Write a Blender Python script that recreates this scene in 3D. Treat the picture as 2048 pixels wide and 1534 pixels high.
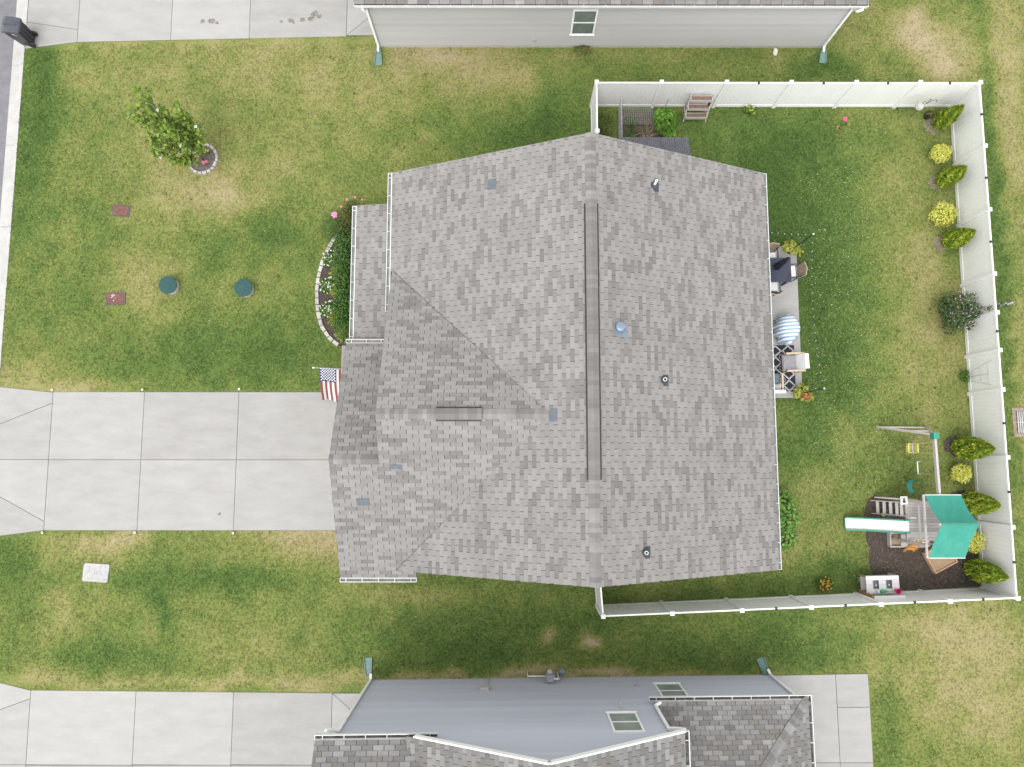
import bpy, math, random
import numpy as np
from mathutils import Vector, Matrix, Euler

random.seed(7)
RNG = np.random.default_rng(11)
scn = bpy.context.scene
for o in list(bpy.data.objects):
    bpy.data.objects.remove(o)
C = scn.collection
R = math.radians

# ------------------------------------------------------------------ camera
CAM_H, CAM_F = 26.709, 1394.38
RT = Vector((0.999999365, 0.000394828, 0.001055348))
UP = Vector((-0.000501278, 0.994696675, 0.102850735))
FW = Vector((0.00100914, 0.1028512, -0.99469624))
cd = bpy.data.cameras.new('camera')
cam = bpy.data.objects.new('camera', cd)
C.objects.link(cam)
M = Matrix((RT, UP, -FW)).transposed().to_4x4()
M.translation = Vector((0, 0, CAM_H))
cam.matrix_world = M
cd.sensor_width = 36.0
cd.lens = 36.0 * CAM_F / 2048.0
cd.clip_end = 3000
scn.camera = cam

# ------------------------------------------------------------------ sky, sun, exposure
SUN_EL, SUN_AZ = 64.0, 205.0            # compass degrees, 0 = +Y, clockwise
w = bpy.data.worlds.new('World')
scn.world = w
w.use_nodes = True
nt = w.node_tree
bg = nt.nodes['Background']
sky = nt.nodes.new('ShaderNodeTexSky')
sky.sky_type = 'NISHITA'
sky.sun_disc = False
sky.sun_elevation = R(SUN_EL)
sky.sun_rotation = R(SUN_AZ)
sky.dust_density = 1.5
sky.air_density = 1.6
hs = nt.nodes.new('ShaderNodeHueSaturation')
hs.inputs['Saturation'].default_value = 0.05
nt.links.new(sky.outputs[0], hs.inputs['Color'])
nt.links.new(hs.outputs[0], bg.inputs[0])
bg.inputs[1].default_value = 0.15
sl = bpy.data.lights.new('sun', 'SUN')
sl.energy = 0.5
sl.angle = R(32)
sl.color = (1.0, 0.95, 0.88)
so = bpy.data.objects.new('sun', sl)
C.objects.link(so)
az = R(SUN_AZ)
sd = Vector((math.sin(az) * math.cos(R(SUN_EL)), math.cos(az) * math.cos(R(SUN_EL)), math.sin(R(SUN_EL))))
so.rotation_euler = sd.to_track_quat('Z', 'Y').to_euler()
so.location = (0, 0, 60)
vs = scn.view_settings
vs.view_transform = 'Standard'
vs.look = 'None'
vs.gamma = 1.0
vs.use_curve_mapping = False
vs.exposure = 1.22
scn.render.resolution_x = 1024
scn.render.resolution_y = 767
scn.render.engine = 'CYCLES'

# ------------------------------------------------------------------ materials
MATS = {}
def _node(nt, t, **k):
    n = nt.nodes.new(t)
    for a, b in k.items():
        setattr(n, a, b)
    return n

def mat(name, c1, c2=None, rough=0.85, scale=6.0, detail=5.0, bump=0.0, bscale=40.0, metal=0.0,
        spec=0.3, attr=False, ramp=None, amt=0.2, trans=0.0, speck=0.0, alpha=1.0, stretch=None, emit=0.0):
    """c1/c2 blended by noise at world position; attr: the 'tint' value of the piece drives the ramp."""
    if name in MATS:
        return MATS[name]
    m = bpy.data.materials.new(name)
    m.use_nodes = True
    nt = m.node_tree
    L = nt.links
    b = nt.nodes['Principled BSDF']
    out = nt.nodes['Material Output']
    geo = _node(nt, 'ShaderNodeNewGeometry')
    pos = geo.outputs['Position']
    if stretch:
        mp = _node(nt, 'ShaderNodeVectorMath', operation='MULTIPLY')
        mp.inputs[1].default_value = stretch
        L.new(pos, mp.inputs[0])
        pos = mp.outputs[0]
    nz = _node(nt, 'ShaderNodeTexNoise')
    nz.inputs['Scale'].default_value = scale
    nz.inputs['Detail'].default_value = detail
    nz.inputs['Roughness'].default_value = 0.6
    L.new(pos, nz.inputs['Vector'])
    fac = nz.outputs['Fac']
    mr = _node(nt, 'ShaderNodeMapRange')
    mr.inputs[1].default_value = 0.3
    mr.inputs[2].default_value = 0.7
    L.new(fac, mr.inputs[0])
    fac = mr.outputs[0]
    if attr:
        a1 = _node(nt, 'ShaderNodeAttribute', attribute_name='tint')
        a2 = _node(nt, 'ShaderNodeAttribute', attribute_name='tint', attribute_type='OBJECT')
        s = _node(nt, 'ShaderNodeMath', operation='ADD')
        L.new(a1.outputs['Fac'], s.inputs[0])
        L.new(a2.outputs['Fac'], s.inputs[1])
        k = _node(nt, 'ShaderNodeMath', operation='MULTIPLY_ADD')
        L.new(fac, k.inputs[0])
        k.inputs[1].default_value = amt
        k.inputs[2].default_value = -amt * 0.5
        s2 = _node(nt, 'ShaderNodeMath', operation='ADD', use_clamp=True)
        L.new(s.outputs[0], s2.inputs[0])
        L.new(k.outputs[0], s2.inputs[1])
        fac = s2.outputs[0]
    cr = _node(nt, 'ShaderNodeValToRGB')
    L.new(fac, cr.inputs[0])
    stops = ramp or [(0.0, c1), (1.0, c2 or c1)]
    while len(cr.color_ramp.elements) < len(stops):
        cr.color_ramp.elements.new(0.5)
    for e, (p, c) in zip(cr.color_ramp.elements, stops):
        e.position = p
        e.color = (*c, 1)
    col = cr.outputs[0]
    if speck:
        n2 = _node(nt, 'ShaderNodeTexNoise')
        n2.inputs['Scale'].default_value = 70.0
        n2.inputs['Detail'].default_value = 8.0
        n2.inputs['Roughness'].default_value = 0.75
        L.new(geo.outputs['Position'], n2.inputs['Vector'])
        m2 = _node(nt, 'ShaderNodeMapRange')
        m2.inputs[1].default_value = 0.35
        m2.inputs[2].default_value = 0.65
        m2.inputs[3].default_value = 1 - speck
        m2.inputs[4].default_value = 1 + speck
        L.new(n2.outputs['Fac'], m2.inputs[0])
        vm = _node(nt, 'ShaderNodeVectorMath', operation='SCALE')
        L.new(col, vm.inputs[0])
        L.new(m2.outputs[0], vm.inputs['Scale'])
        col = vm.outputs[0]
    L.new(col, b.inputs['Base Color'])
    b.inputs['Roughness'].default_value = rough
    b.inputs['Metallic'].default_value = metal
    b.inputs['Specular IOR Level'].default_value = spec
    if emit:
        L.new(col, b.inputs['Emission Color'])
        b.inputs['Emission Strength'].default_value = emit
    if bump:
        n3 = _node(nt, 'ShaderNodeTexNoise')
        n3.inputs['Scale'].default_value = bscale
        n3.inputs['Detail'].default_value = 4.0
        L.new(pos, n3.inputs['Vector'])
        bp = _node(nt, 'ShaderNodeBump')
        bp.inputs['Strength'].default_value = bump
        bp.inputs['Distance'].default_value = 0.02
        L.new(n3.outputs['Fac'], bp.inputs['Height'])
        L.new(bp.outputs[0], b.inputs['Normal'])
    if trans:
        tl = _node(nt, 'ShaderNodeBsdfTranslucent')
        L.new(col, tl.inputs['Color'])
        mx = _node(nt, 'ShaderNodeMixShader')
        mx.inputs[0].default_value = trans
        L.new(b.outputs[0], mx.inputs[1])
        L.new(tl.outputs[0], mx.inputs[2])
        L.new(mx.outputs[0], out.inputs['Surface'])
    MATS[name] = m
    return m

def g(v, w=0.0):
    return (v * (1 + w), v, v * (1 - w))

GRASS_RAMP = [(0.0, (0.048, 0.086, 0.022)), (0.25, (0.088, 0.138, 0.036)), (0.45, (0.150, 0.182, 0.050)),
              (0.62, (0.222, 0.216, 0.080)), (0.80, (0.285, 0.248, 0.128)), (1.0, (0.35, 0.295, 0.19))]
m_lawn = mat('lawn', None, attr=True, ramp=GRASS_RAMP, amt=0.44, scale=12.0, detail=11.0, rough=0.95, bump=0.4, bscale=75.0, spec=0.08, speck=0.14)
m_blade = mat('grass_blade', None, attr=True, ramp=GRASS_RAMP, amt=0.2, scale=20.0, rough=0.9, spec=0.08, trans=0.2)
m_concrete = mat('concrete', None, attr=True, ramp=[(0, (0.285, 0.277, 0.264)), (0.5, (0.337, 0.329, 0.318)), (1, (0.387, 0.379, 0.370))], amt=0.5, scale=2.6, stretch=(0.35, 1.0, 1.0), detail=12, bump=0.25, bscale=70, speck=0.05, spec=0.2)
m_kerb = mat('kerb_concrete', (0.367, 0.362, 0.347), (0.452, 0.446, 0.430), scale=2.5, detail=7, bump=0.2, speck=0.06)
m_joint = mat('joint', (0.07, 0.066, 0.058), (0.12, 0.115, 0.10))
m_asphalt = mat('asphalt', (0.15, 0.148, 0.16), (0.20, 0.196, 0.21), scale=3, detail=8, bump=0.5, bscale=120, speck=0.2)
SH = [(0.0, (0.152, 0.145, 0.140)), (0.35, (0.187, 0.179, 0.173)), (0.7, (0.228, 0.219, 0.212)), (1.0, (0.260, 0.250, 0.243))]
m_shingle = mat('shingle', None, attr=True, ramp=SH, amt=0.30, scale=3.2, detail=6, bump=0.4, bscale=160, speck=0.10, rough=0.95, spec=0.15)
SH2 = [(0.0, (0.125, 0.122, 0.120)), (0.14, (0.176, 0.162, 0.149)), (0.3, (0.150, 0.146, 0.143)), (0.75, (0.205, 0.200, 0.195)), (1.0, (0.270, 0.263, 0.256))]
m_shingle2 = mat('shingle_mixed', None, attr=True, ramp=SH2, amt=0.22, scale=3.2, detail=6, bump=0.4, bscale=160, speck=0.10, rough=0.95, spec=0.15)
m_deck = mat('roof_underlay', (0.055, 0.052, 0.05), (0.09, 0.085, 0.08))
m_white = mat('white_trim', (0.76, 0.76, 0.75), (0.82, 0.82, 0.81), scale=3, rough=0.5)
m_gutw = mat('gutter_white', (0.55, 0.55, 0.54), (0.66, 0.66, 0.65), scale=5, rough=0.5)
m_vinyl = mat('white_vinyl', (0.735, 0.735, 0.719), (0.781, 0.781, 0.769), scale=1.2, rough=0.45, spec=0.4)
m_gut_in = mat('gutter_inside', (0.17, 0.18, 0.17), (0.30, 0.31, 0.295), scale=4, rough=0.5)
m_black = mat('black_plastic', (0.018, 0.018, 0.020), (0.028, 0.028, 0.03), rough=0.45, spec=0.4)
m_glass = mat('window_glass', (0.09, 0.11, 0.105), (0.17, 0.20, 0.185), scale=1.5, rough=0.08, spec=0.6)
m_glass_pale = mat('painted_reflection_glass', (0.20, 0.235, 0.225), (0.33, 0.37, 0.345), scale=1.5, rough=0.08, spec=0.6)  # pale green reflection painted into the pane colour
m_gut_dark = mat('gutter_dark_inside', (0.03, 0.03, 0.028), (0.14, 0.14, 0.13), scale=6)  # near-black trough colour, darker than the other gutters
m_mulch = mat('mulch', (0.035, 0.028, 0.024), (0.11, 0.085, 0.07), scale=14, detail=9, bump=1.0, bscale=35, speck=0.4)
m_mulch2 = mat('pale_mulch', (0.09, 0.085, 0.05), (0.30, 0.26, 0.19), scale=14, detail=9, bump=1.0, bscale=35, speck=0.35)
m_soil = mat('soil', (0.13, 0.085, 0.06), (0.22, 0.15, 0.11), scale=14, detail=8, bump=0.8, speck=0.3)
m_stone = mat('edging_stone', None, attr=True, ramp=[(0, (0.30, 0.27, 0.255)), (1, (0.52, 0.49, 0.47))], amt=0.4, scale=12, bump=0.5, speck=0.1)
m_wood = mat('weathered_wood', None, attr=True, ramp=[(0, (0.25, 0.22, 0.20)), (1, (0.50, 0.46, 0.45))], amt=0.5, scale=3, stretch=(3, 18, 18), detail=6, bump=0.3)
m_wood2 = mat('brown_wood', (0.26, 0.13, 0.07), (0.42, 0.25, 0.14), scale=4, stretch=(4, 14, 14), bump=0.3)
m_orange = mat('orange_wood', (0.50, 0.235, 0.05), (0.66, 0.36, 0.11), scale=4, stretch=(4, 14, 14))
m_navy = mat('navy_metal', (0.030, 0.035, 0.055), (0.05, 0.056, 0.085), rough=0.55, scale=3)
m_galv = mat('painted_steel_vent', (0.15, 0.195, 0.26), (0.22, 0.27, 0.335), rough=0.4, metal=0.3)
m_flash = mat('blue_grey_flashing', (0.085, 0.10, 0.118), (0.13, 0.148, 0.168), rough=0.55, scale=9)
m_rubber = mat('rubber_boot', (0.045, 0.053, 0.065), (0.075, 0.085, 0.10), rough=0.6)
m_teal = mat('splash_green', (0.115, 0.19, 0.17), (0.17, 0.26, 0.235), rough=0.5)

# ------------------------------------------------------------------ mesh helpers
class MB:
    def __init__(s):
        s.v, s.f, s.t = [], [], []
        s.cur = None
    def _add(s, vs, fs, tint=None):
        k = len(s.v)
        s.v += [tuple(p) for p in vs]
        s.f += [tuple(i + k for i in f) for f in fs]
        s.t += [tint if tint is not None else (s.cur if s.cur is not None else 0.0)] * len(vs)
        return s
    def box(s, x0, x1, y0, y1, z0, z1, tint=None, m=None):
        vs = [Vector(p) for p in ((x0, y0, z0), (x1, y0, z0), (x1, y1, z0), (x0, y1, z0), (x0, y0, z1), (x1, y0, z1), (x1, y1, z1), (x0, y1, z1))]
        if m is not None:
            vs = [m @ p for p in vs]
        return s._add(vs, [(3, 2, 1, 0), (4, 5, 6, 7), (0, 1, 5, 4), (1, 2, 6, 5), (2, 3, 7, 6), (3, 0, 4, 7)], tint)
    def bar(s, p, q, w, h, tint=None, up=(0, 0, 1)):
        """box beam from p to q, w wide, h high (centred)"""
        p, q = Vector(p), Vector(q)
        d = (q - p).normalized()
        u = Vector(up)
        if abs(d.dot(u)) > 0.98:
            u = Vector((0, 1, 0))
        r = d.cross(u).normalized()
        u = r.cross(d).normalized()
        vs = []
        for c in (p, q):
            for a, b in ((-1, -1), (1, -1), (1, 1), (-1, 1)):
                vs.append(c + r * a * w / 2 + u * b * h / 2)
        return s._add(vs, [(0, 1, 2, 3), (7, 6, 5, 4), (0, 4, 5, 1), (1, 5, 6, 2), (2, 6, 7, 3), (3, 7, 4, 0)], tint)
    def prism(s, poly, z0, z1, tint=None):
        n = len(poly)
        a = sum(poly[i][0] * poly[(i + 1) % n][1] - poly[(i + 1) % n][0] * poly[i][1] for i in range(n))
        if a < 0:
            poly = poly[::-1]
        vs = [(x, y, z0) for x, y in poly] + [(x, y, z1) for x, y in poly]
        fs = [tuple(range(n))[::-1], tuple(range(n, 2 * n))] + [(i, (i + 1) % n, n + (i + 1) % n, n + i) for i in range(n)]
        return s._add(vs, fs, tint)
    def tube(s, pts, r, seg=6, tint=None, cap=True):
        pts = [Vector(p) for p in pts]
        rs = r if isinstance(r, (list, tuple)) else [r] * len(pts)
        vs, fs = [], []
        n = len(pts)
        for i, p in enumerate(pts):
            d = (pts[min(i + 1, n - 1)] - pts[max(i - 1, 0)])
            d = d.normalized() if d.length > 1e-9 else Vector((0, 0, 1))
            a = Vector((0, 0, 1)) if abs(d.z) < 0.9 else Vector((1, 0, 0))
            u = d.cross(a).normalized()
            v = d.cross(u)
            for k in range(seg):
                t = 2 * math.pi * k / seg
                vs.append(p + (u * math.cos(t) + v * math.sin(t)) * rs[i])
        for i in range(n - 1):
            for k in range(seg):
                a, b = i * seg + k, i * seg + (k + 1) % seg
                fs.append((a, a + seg, b + seg, b))
        if cap:
            fs.append(tuple(range(seg)))
            fs.append(tuple(range((n - 1) * seg, n * seg))[::-1])
        return s._add(vs, fs, tint)
    def lathe(s, prof, cx=0, cy=0, seg=20, tint=None, z=0):
        vs, fs = [], []
        for r, h in prof:
            for k in range(seg):
                t = 2 * math.pi * k / seg
                vs.append((cx + r * math.cos(t), cy + r * math.sin(t), z + h))
        n = len(prof)
        for i in range(n - 1):
            for k in range(seg):
                a, b = i * seg + k, i * seg + (k + 1) % seg
                fs.append((a, b, b + seg, a + seg))
        fs.append(tuple(range(seg))[::-1])
        fs.append(tuple(range((n - 1) * seg, n * seg)))
        return s._add(vs, fs, tint)
    def blob(s, c, r, seed=0, nu=10, nv=6, jit=0.15, tint=None):
        rr = random.Random(seed)
        vs = [(c[0], c[1], c[2] - r[2])]
        for j in range(1, nv):
            ph = math.pi * j / nv - math.pi / 2
            for i in range(nu):
                th = 2 * math.pi * i / nu
                k = 1 + rr.uniform(-jit, jit)
                vs.append((c[0] + r[0] * k * math.cos(ph) * math.cos(th), c[1] + r[1] * k * math.cos(ph) * math.sin(th), c[2] + r[2] * k * math.sin(ph)))
        vs.append((c[0], c[1], c[2] + r[2]))
        fs = [(0, 1 + (i + 1) % nu, 1 + i) for i in range(nu)]
        for j in range(nv - 2):
            for i in range(nu):
                a, b = 1 + j * nu + i, 1 + j * nu + (i + 1) % nu
                fs.append((a, b, b + nu, a + nu))
        e = len(vs) - 1
        k0 = 1 + (nv - 2) * nu
        fs += [(e, k0 + i, k0 + (i + 1) % nu) for i in range(nu)]
        return s._add(vs, fs, tint)
    def build(s, name, m, parent=None, off=None, smooth=False):
        vs = s.v
        if off is not None:
            vs = [(x - off[0], y - off[1], z - off[2]) for x, y, z in vs]
        me = bpy.data.meshes.new(name)
        me.from_pydata(vs, [], s.f)
        if any(s.t):
            a = me.attributes.new('tint', 'FLOAT', 'POINT')
            a.data.foreach_set('value', s.t)
        if smooth:
            me.polygons.foreach_set('use_smooth', [True] * len(me.polygons))
        me.materials.append(m)
        return link(name, me, parent)

def link(name, data, parent=None, loc=None):
    o = bpy.data.objects.new(name, data)
    C.objects.link(o)
    if parent is not None:
        o.parent = parent
    if loc is not None:
        o.location = loc
    return o

def tag(o, label, cat, group=None, kind=None):
    if label: o['label'] = label
    if cat: o['category'] = cat
    if group: o['group'] = group
    if kind: o['kind'] = kind
    return o

def thing(name, label, cat, loc=(0, 0, 0), rz=0.0, group=None):
    o = bpy.data.objects.new(name, None)
    o.empty_display_size = 0.2
    C.objects.link(o)
    o.location = loc
    o.rotation_euler = (0, 0, rz)
    return tag(o, label, cat, group)

def struct(o):
    o['kind'] = 'structure'
    return o

def copy_tree(root, loc, rz=0.0, scale=1.0, label=None):
    def rec(o, par):
        c = o.copy()
        C.objects.link(c)
        c.parent = par
        for ch in o.children:
            rec(ch, c)
        return c
    r = rec(root, None)
    r.location = loc
    r.rotation_euler = (0, 0, rz)
    r.scale = (scale,) * 3
    if label: r['label'] = label
    return r

def np_mesh(name, verts, quads, tint, m, parent=None, tris=False):
    """fast mesh: verts (n,3), faces (k,4) or (k,3), tint per vert"""
    me = bpy.data.meshes.new(name)
    k = quads.shape[1]
    me.vertices.add(len(verts))
    me.vertices.foreach_set('co', verts.astype(np.float32).ravel())
    me.loops.add(quads.size)
    me.loops.foreach_set('vertex_index', quads.astype(np.int32).ravel())
    me.polygons.add(len(quads))
    me.polygons.foreach_set('loop_start', np.arange(0, quads.size, k, dtype=np.int32))
    me.update(calc_edges=True)
    a = me.attributes.new('tint', 'FLOAT', 'POINT')
    a.data.foreach_set('value', tint.astype(np.float32))
    me.materials.append(m)
    me.validate()
    return link(name, me, parent)

def leaf_mesh(name, cen, nrm, dirv, L, W, tint, m, parent=None):
    """one folded diamond per leaf; cen, nrm, dirv (n,3); L, W, tint (n,)"""
    n = len(cen)
    nrm = nrm / (np.linalg.norm(nrm, axis=1, keepdims=True) + 1e-9)
    d = dirv - nrm * (dirv * nrm).sum(1, keepdims=True)
    d /= (np.linalg.norm(d, axis=1, keepdims=True) + 1e-9)
    s = np.cross(nrm, d)
    L = L[:, None]; W = W[:, None]
    v = np.empty((n, 4, 3))
    v[:, 0] = cen - d * L * 0.5
    v[:, 1] = cen + s * W * 0.5 + nrm * W * 0.18
    v[:, 2] = cen + d * L * 0.5
    v[:, 3] = cen - s * W * 0.5 + nrm * W * 0.18
    q = np.arange(n * 4).reshape(n, 4)
    return np_mesh(name, v.reshape(-1, 3), q, np.repeat(tint, 4), m, parent)

def rdir(n):
    v = RNG.normal(size=(n, 3))
    return v / np.linalg.norm(v, axis=1, keepdims=True)

def foliage(name, ramp, trans=0.25):
    return mat(name, None, attr=True, ramp=ramp, amt=0.2, scale=9, rough=0.6, spec=0.25, trans=trans)

def blob_leaves(name, blobs, n, L, W, m, parent, up=0.5, tint=(0.2, 0.9), shell=0.55):
    """leaves spread through ellipsoids [(cx,cy,cz,rx,ry,rz),...]"""
    b = np.array(blobs, float)
    vol = (b[:, 3] * b[:, 4] * b[:, 5]) ** 0.67
    idx = RNG.choice(len(b), n, p=vol / vol.sum())
    d = rdir(n)
    r = shell + (1 - shell) * RNG.random(n) ** 0.6
    r *= 1 + RNG.normal(0, 0.06, n)
    c = b[idx, :3] + d * r[:, None] * b[idx, 3:]
    nr = d + np.array([0, 0, up]) + RNG.normal(0, 0.45, (n, 3))
    t = np.clip(RNG.uniform(tint[0], tint[1], n) + 0.12 * np.sin(c[:, 0] * 9 + c[:, 1] * 7 + c[:, 2] * 8), 0, 1)
    c[:, 2] = np.maximum(c[:, 2], 0.02)
    return leaf_mesh(name, c, nr, rdir(n), RNG.uniform(0.7, 1.25, n) * L, RNG.uniform(0.7, 1.25, n) * W, t, m, parent)

# value noise for colour maps
def vnoise(x, y, seed):
    xi, yi = np.floor(x).astype(int), np.floor(y).astype(int)
    fx, fy = x - xi, y - yi
    fx, fy = fx * fx * (3 - 2 * fx), fy * fy * (3 - 2 * fy)
    def h(a, b):
        n = (a * 374761393 + b * 668265263 + seed * 974711) & 0x7fffffff
        n = ((n ^ (n >> 13)) * 1274126177) & 0x7fffffff
        return ((n ^ (n >> 16)) & 0xffff) / 65535.0
    return (h(xi, yi) * (1 - fx) + h(xi + 1, yi) * fx) * (1 - fy) + (h(xi, yi + 1) * (1 - fx) + h(xi + 1, yi + 1) * fx) * fy
def fbm(x, y, seed, oct=4, f=1.0):
    s, a, t = 0, 1.0, 0
    for k in range(oct):
        s = s + a * vnoise(x * f, y * f, seed + k); t += a
        a *= 0.55; f *= 2.1
    return s / t

PATCHES = [(-19.1,14.8,0.91,1.91,-0.30), (-19.1,11.5,0.79,1.86,-0.22), (-19.1,6.8,0.68,2.40,-0.10), (-16.6,15.5,1.82,1.07,0.16), (-12.0,11.1,2.58,1.65,0.20), (-11.9,9.9,1.58,1.02,0.18), (-11.7,10.2,0.79,0.37,0.20), (-14.7,7.2,0.98,0.80,0.20), (-14.1,5.6,1.17,1.19,0.16), (-9.8,6.8,0.88,0.90,0.18), (-11.4,6.0,0.78,0.79,0.14), (-2.5,15.5,3.03,1.28,0.16), (-3.1,16.1,1.42,0.53,0.22), (0.1,15.3,1.82,0.85,0.20), (-5.3,13.5,3.41,1.89,0.12), (-8.6,15.9,2.83,1.07,0.16), (-12.2,15.9,2.83,0.85,0.10), (-12.5,12.9,2.40,1.25,0.08), (-9.9,8.6,2.16,1.01,-0.20), (-10.5,5.0,3.11,1.38,-0.16), (-11.6,3.5,2.70,0.97,-0.12), (-8.2,3.3,1.54,0.97,-0.12), (-18.9,3.3,0.96,0.68,0.30), (-17.2,2.7,1.15,0.27,0.35), (-15.1,2.6,1.54,0.23,0.25), (-7.4,10.4,0.79,0.45,0.12), (-15.9,4.3,2.32,1.18,-0.06), (-0.5,12.8,3.00,1.04,-0.20), (-5.2,11.5,1.19,1.03,0.05), (1.9,13.8,1.41,1.68,-0.20), (13.7,16.6,3.04,0.86,0.12), (16.7,17.2,0.61,0.97,0.45), (17.4,15.7,0.51,0.64,0.30), (14.8,17.9,1.22,0.65,0.15), (12.5,15.8,0.81,0.47,-0.30), (12.7,15.3,1.21,0.32,-0.20), (17.8,16.2,1.22,1.29,0.15), (19.2,9.7,0.28,8.59,-0.30), (18.5,0.2,0.31,3.81,-0.12), (19.9,8.0,0.59,14.15,0.22), (20.5,15.9,0.61,3.22,0.25), (12.2,10.1,2.97,2.46,-0.22), (9.5,12.3,3.00,1.25,-0.22), (10.6,8.6,1.18,2.84,-0.26), (12.0,5.6,1.17,3.57,-0.26), (11.9,2.1,1.35,1.54,-0.20), (15.5,11.5,1.79,1.45,0.14), (15.1,9.1,1.38,1.83,0.14), (16.0,4.1,1.36,2.35,0.18), (15.8,6.0,0.98,1.19,0.12), (16.1,8.0,0.59,1.21,0.12), (13.9,5.1,1.17,3.55,-0.04), (12.8,0.8,0.96,0.67,0.26), (11.0,0.2,0.95,0.95,-0.10), (11.3,-0.9,1.14,1.13,0.05), (10.9,-3.2,1.13,0.74,0.24), (11.7,-1.7,1.52,1.12,0.10), (12.6,1.6,1.53,1.54,0.06), (11.8,-4.4,1.69,0.55,-0.20), (14.8,-0.4,1.14,1.14,-0.15), (15.8,0.2,0.76,0.76,0.10), (15.8,-6.4,3.16,0.90,0.22), (17.8,-7.2,1.48,1.44,0.20), (16.2,-8.9,2.21,1.59,0.22), (14.4,-7.7,1.30,1.07,0.12), (17.9,-9.8,1.10,1.41,0.15), (13.9,-9.8,0.46,1.93,-0.12), (10.7,-7.0,2.78,1.08,-0.16), (5.2,-6.8,3.71,1.44,-0.10), (-0.4,-6.4,3.72,1.26,-0.10), (-2.6,-7.3,2.78,0.89,-0.10), (-4.9,-5.4,1.68,0.55,0.16), (-3.0,-5.3,1.87,0.45,0.18), (-6.1,-3.8,0.94,0.74,0.16), (-7.2,-3.3,1.32,0.74,0.30), (-9.1,-3.3,1.69,0.65,0.15), (-14.7,-3.1,0.75,0.30,0.42), (-15.8,-3.6,1.31,0.52,0.30), (-17.2,-3.3,1.32,0.37,0.20), (-16.6,-5.5,1.12,1.09,0.10), (-11.1,-4.6,2.06,0.46,-0.26), (-12.9,-6.1,0.26,0.29,-0.30), (-13.1,-5.4,0.37,0.15,-0.30), (-15.2,-7.3,1.66,0.90,-0.22), (-15.8,-6.4,1.11,0.54,0.15), (-10.6,-6.6,2.04,0.72,0.12), (-7.8,-7.7,1.66,1.07,0.08), (-11.5,-8.4,7.73,0.18,0.35), (-16.7,-8.0,1.84,0.25,0.20), (-18.6,-4.5,0.75,1.10,-0.15), (-13.5,-4.5,1.12,1.10,-0.10), (2.2,16.1,6.88,0.21,0.12), (1.4,-8.1,7.38,0.16,0.45), (1.4,-6.7,0.24,0.31,0.55), (3.1,-6.8,0.32,0.23,0.75), (18.4,16.6,0.81,1.29,0.12), (-9.4,16.6,8.10,0.21,0.12), (-8.0,-2.9,1.69,0.19,0.20)]  # green entries beside the houses also paint some shade into the lawn

# ================================================================== SETTING
def rect(x0, x1, y0, y1):
    return [(x0, y0), (x1, y0), (x1, y1), (x0, y1)]

def dryness_and_shade(x, y):  # dry and lush grass, with some painted house shade
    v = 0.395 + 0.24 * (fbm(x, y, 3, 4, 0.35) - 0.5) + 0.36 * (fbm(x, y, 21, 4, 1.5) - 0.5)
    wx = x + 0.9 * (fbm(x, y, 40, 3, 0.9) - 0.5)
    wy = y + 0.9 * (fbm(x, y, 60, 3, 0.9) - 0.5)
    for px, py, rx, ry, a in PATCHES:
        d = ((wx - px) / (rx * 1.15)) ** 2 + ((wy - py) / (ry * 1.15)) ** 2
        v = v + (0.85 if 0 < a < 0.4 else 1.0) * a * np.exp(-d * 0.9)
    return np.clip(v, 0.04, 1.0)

def ground():
    fx = np.arange(-19.6, 23.01, 0.16)
    fy = np.arange(-14, 20.01, 0.16)
    xs = np.concatenate(([-900, -300, -100, -45, -25, -19.78, -19.70], fx, [26, 32, 45, 100, 300, 900]))
    ys = np.concatenate(([-900, -300, -100, -50, -30, -22, -17], fy, [22, 26, 32, 50, 100, 300, 900]))
    X, Y = np.meshgrid(xs, ys)
    Z = np.where(X < -19.75, -0.32, 0.0) + 0.012 * (fbm(X, Y, 77, 3, 1.3) - 0.5) * (X > -19.7)
    n, mm = X.shape
    idx = np.arange(n * mm).reshape(n, mm)
    q = np.stack([idx[:-1, :-1], idx[:-1, 1:], idx[1:, 1:], idx[1:, :-1]], -1).reshape(-1, 4)
    o = np_mesh('ground', np.stack([X, Y, Z], -1).reshape(-1, 3), q, dryness_and_shade(X, Y).ravel(), m_lawn)
    struct(o)
ground()

# road and kerb
b = MB().box(-29.5, -20.26, -120, 120, -0.3, -0.115)
struct(b.build('road', m_asphalt))
kr = bpy.data.objects.new('kerb', None); C.objects.link(kr); kr.location = (-20, 0, 0); struct(kr)
seg0 = None
for k in range(-9, 12):
    y0 = 2.25 + k * 3.37
    if seg0 is None:
        prof = [(-0.26, -0.112), (0.06, -0.100), (0.10, -0.085), (0.16, -0.01), (0.20, 0.012), (0.29, 0.012), (0.30, -0.3), (-0.26, -0.3)]
        s = MB()
        n = len(prof)
        s._add([(x, 0.007, z) for x, z in prof] + [(x, 3.363, z) for x, z in prof],
               [tuple(range(n)), tuple(range(n, 2 * n))[::-1]] + [(i, n + i, n + (i + 1) % n, (i + 1) % n) for i in range(n)])
        seg0 = s.build('kerb_segment', m_kerb, kr)
        seg0.location = (0, y0, 0)
    else:
        link('kerb_segment', seg0.data, kr, (0, y0, 0))
link_b = MB().box(-20.24, -19.72, -32, 42, -0.34, -0.16).build('joint_filler', m_joint, kr, off=(-20, 0, 0))

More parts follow.
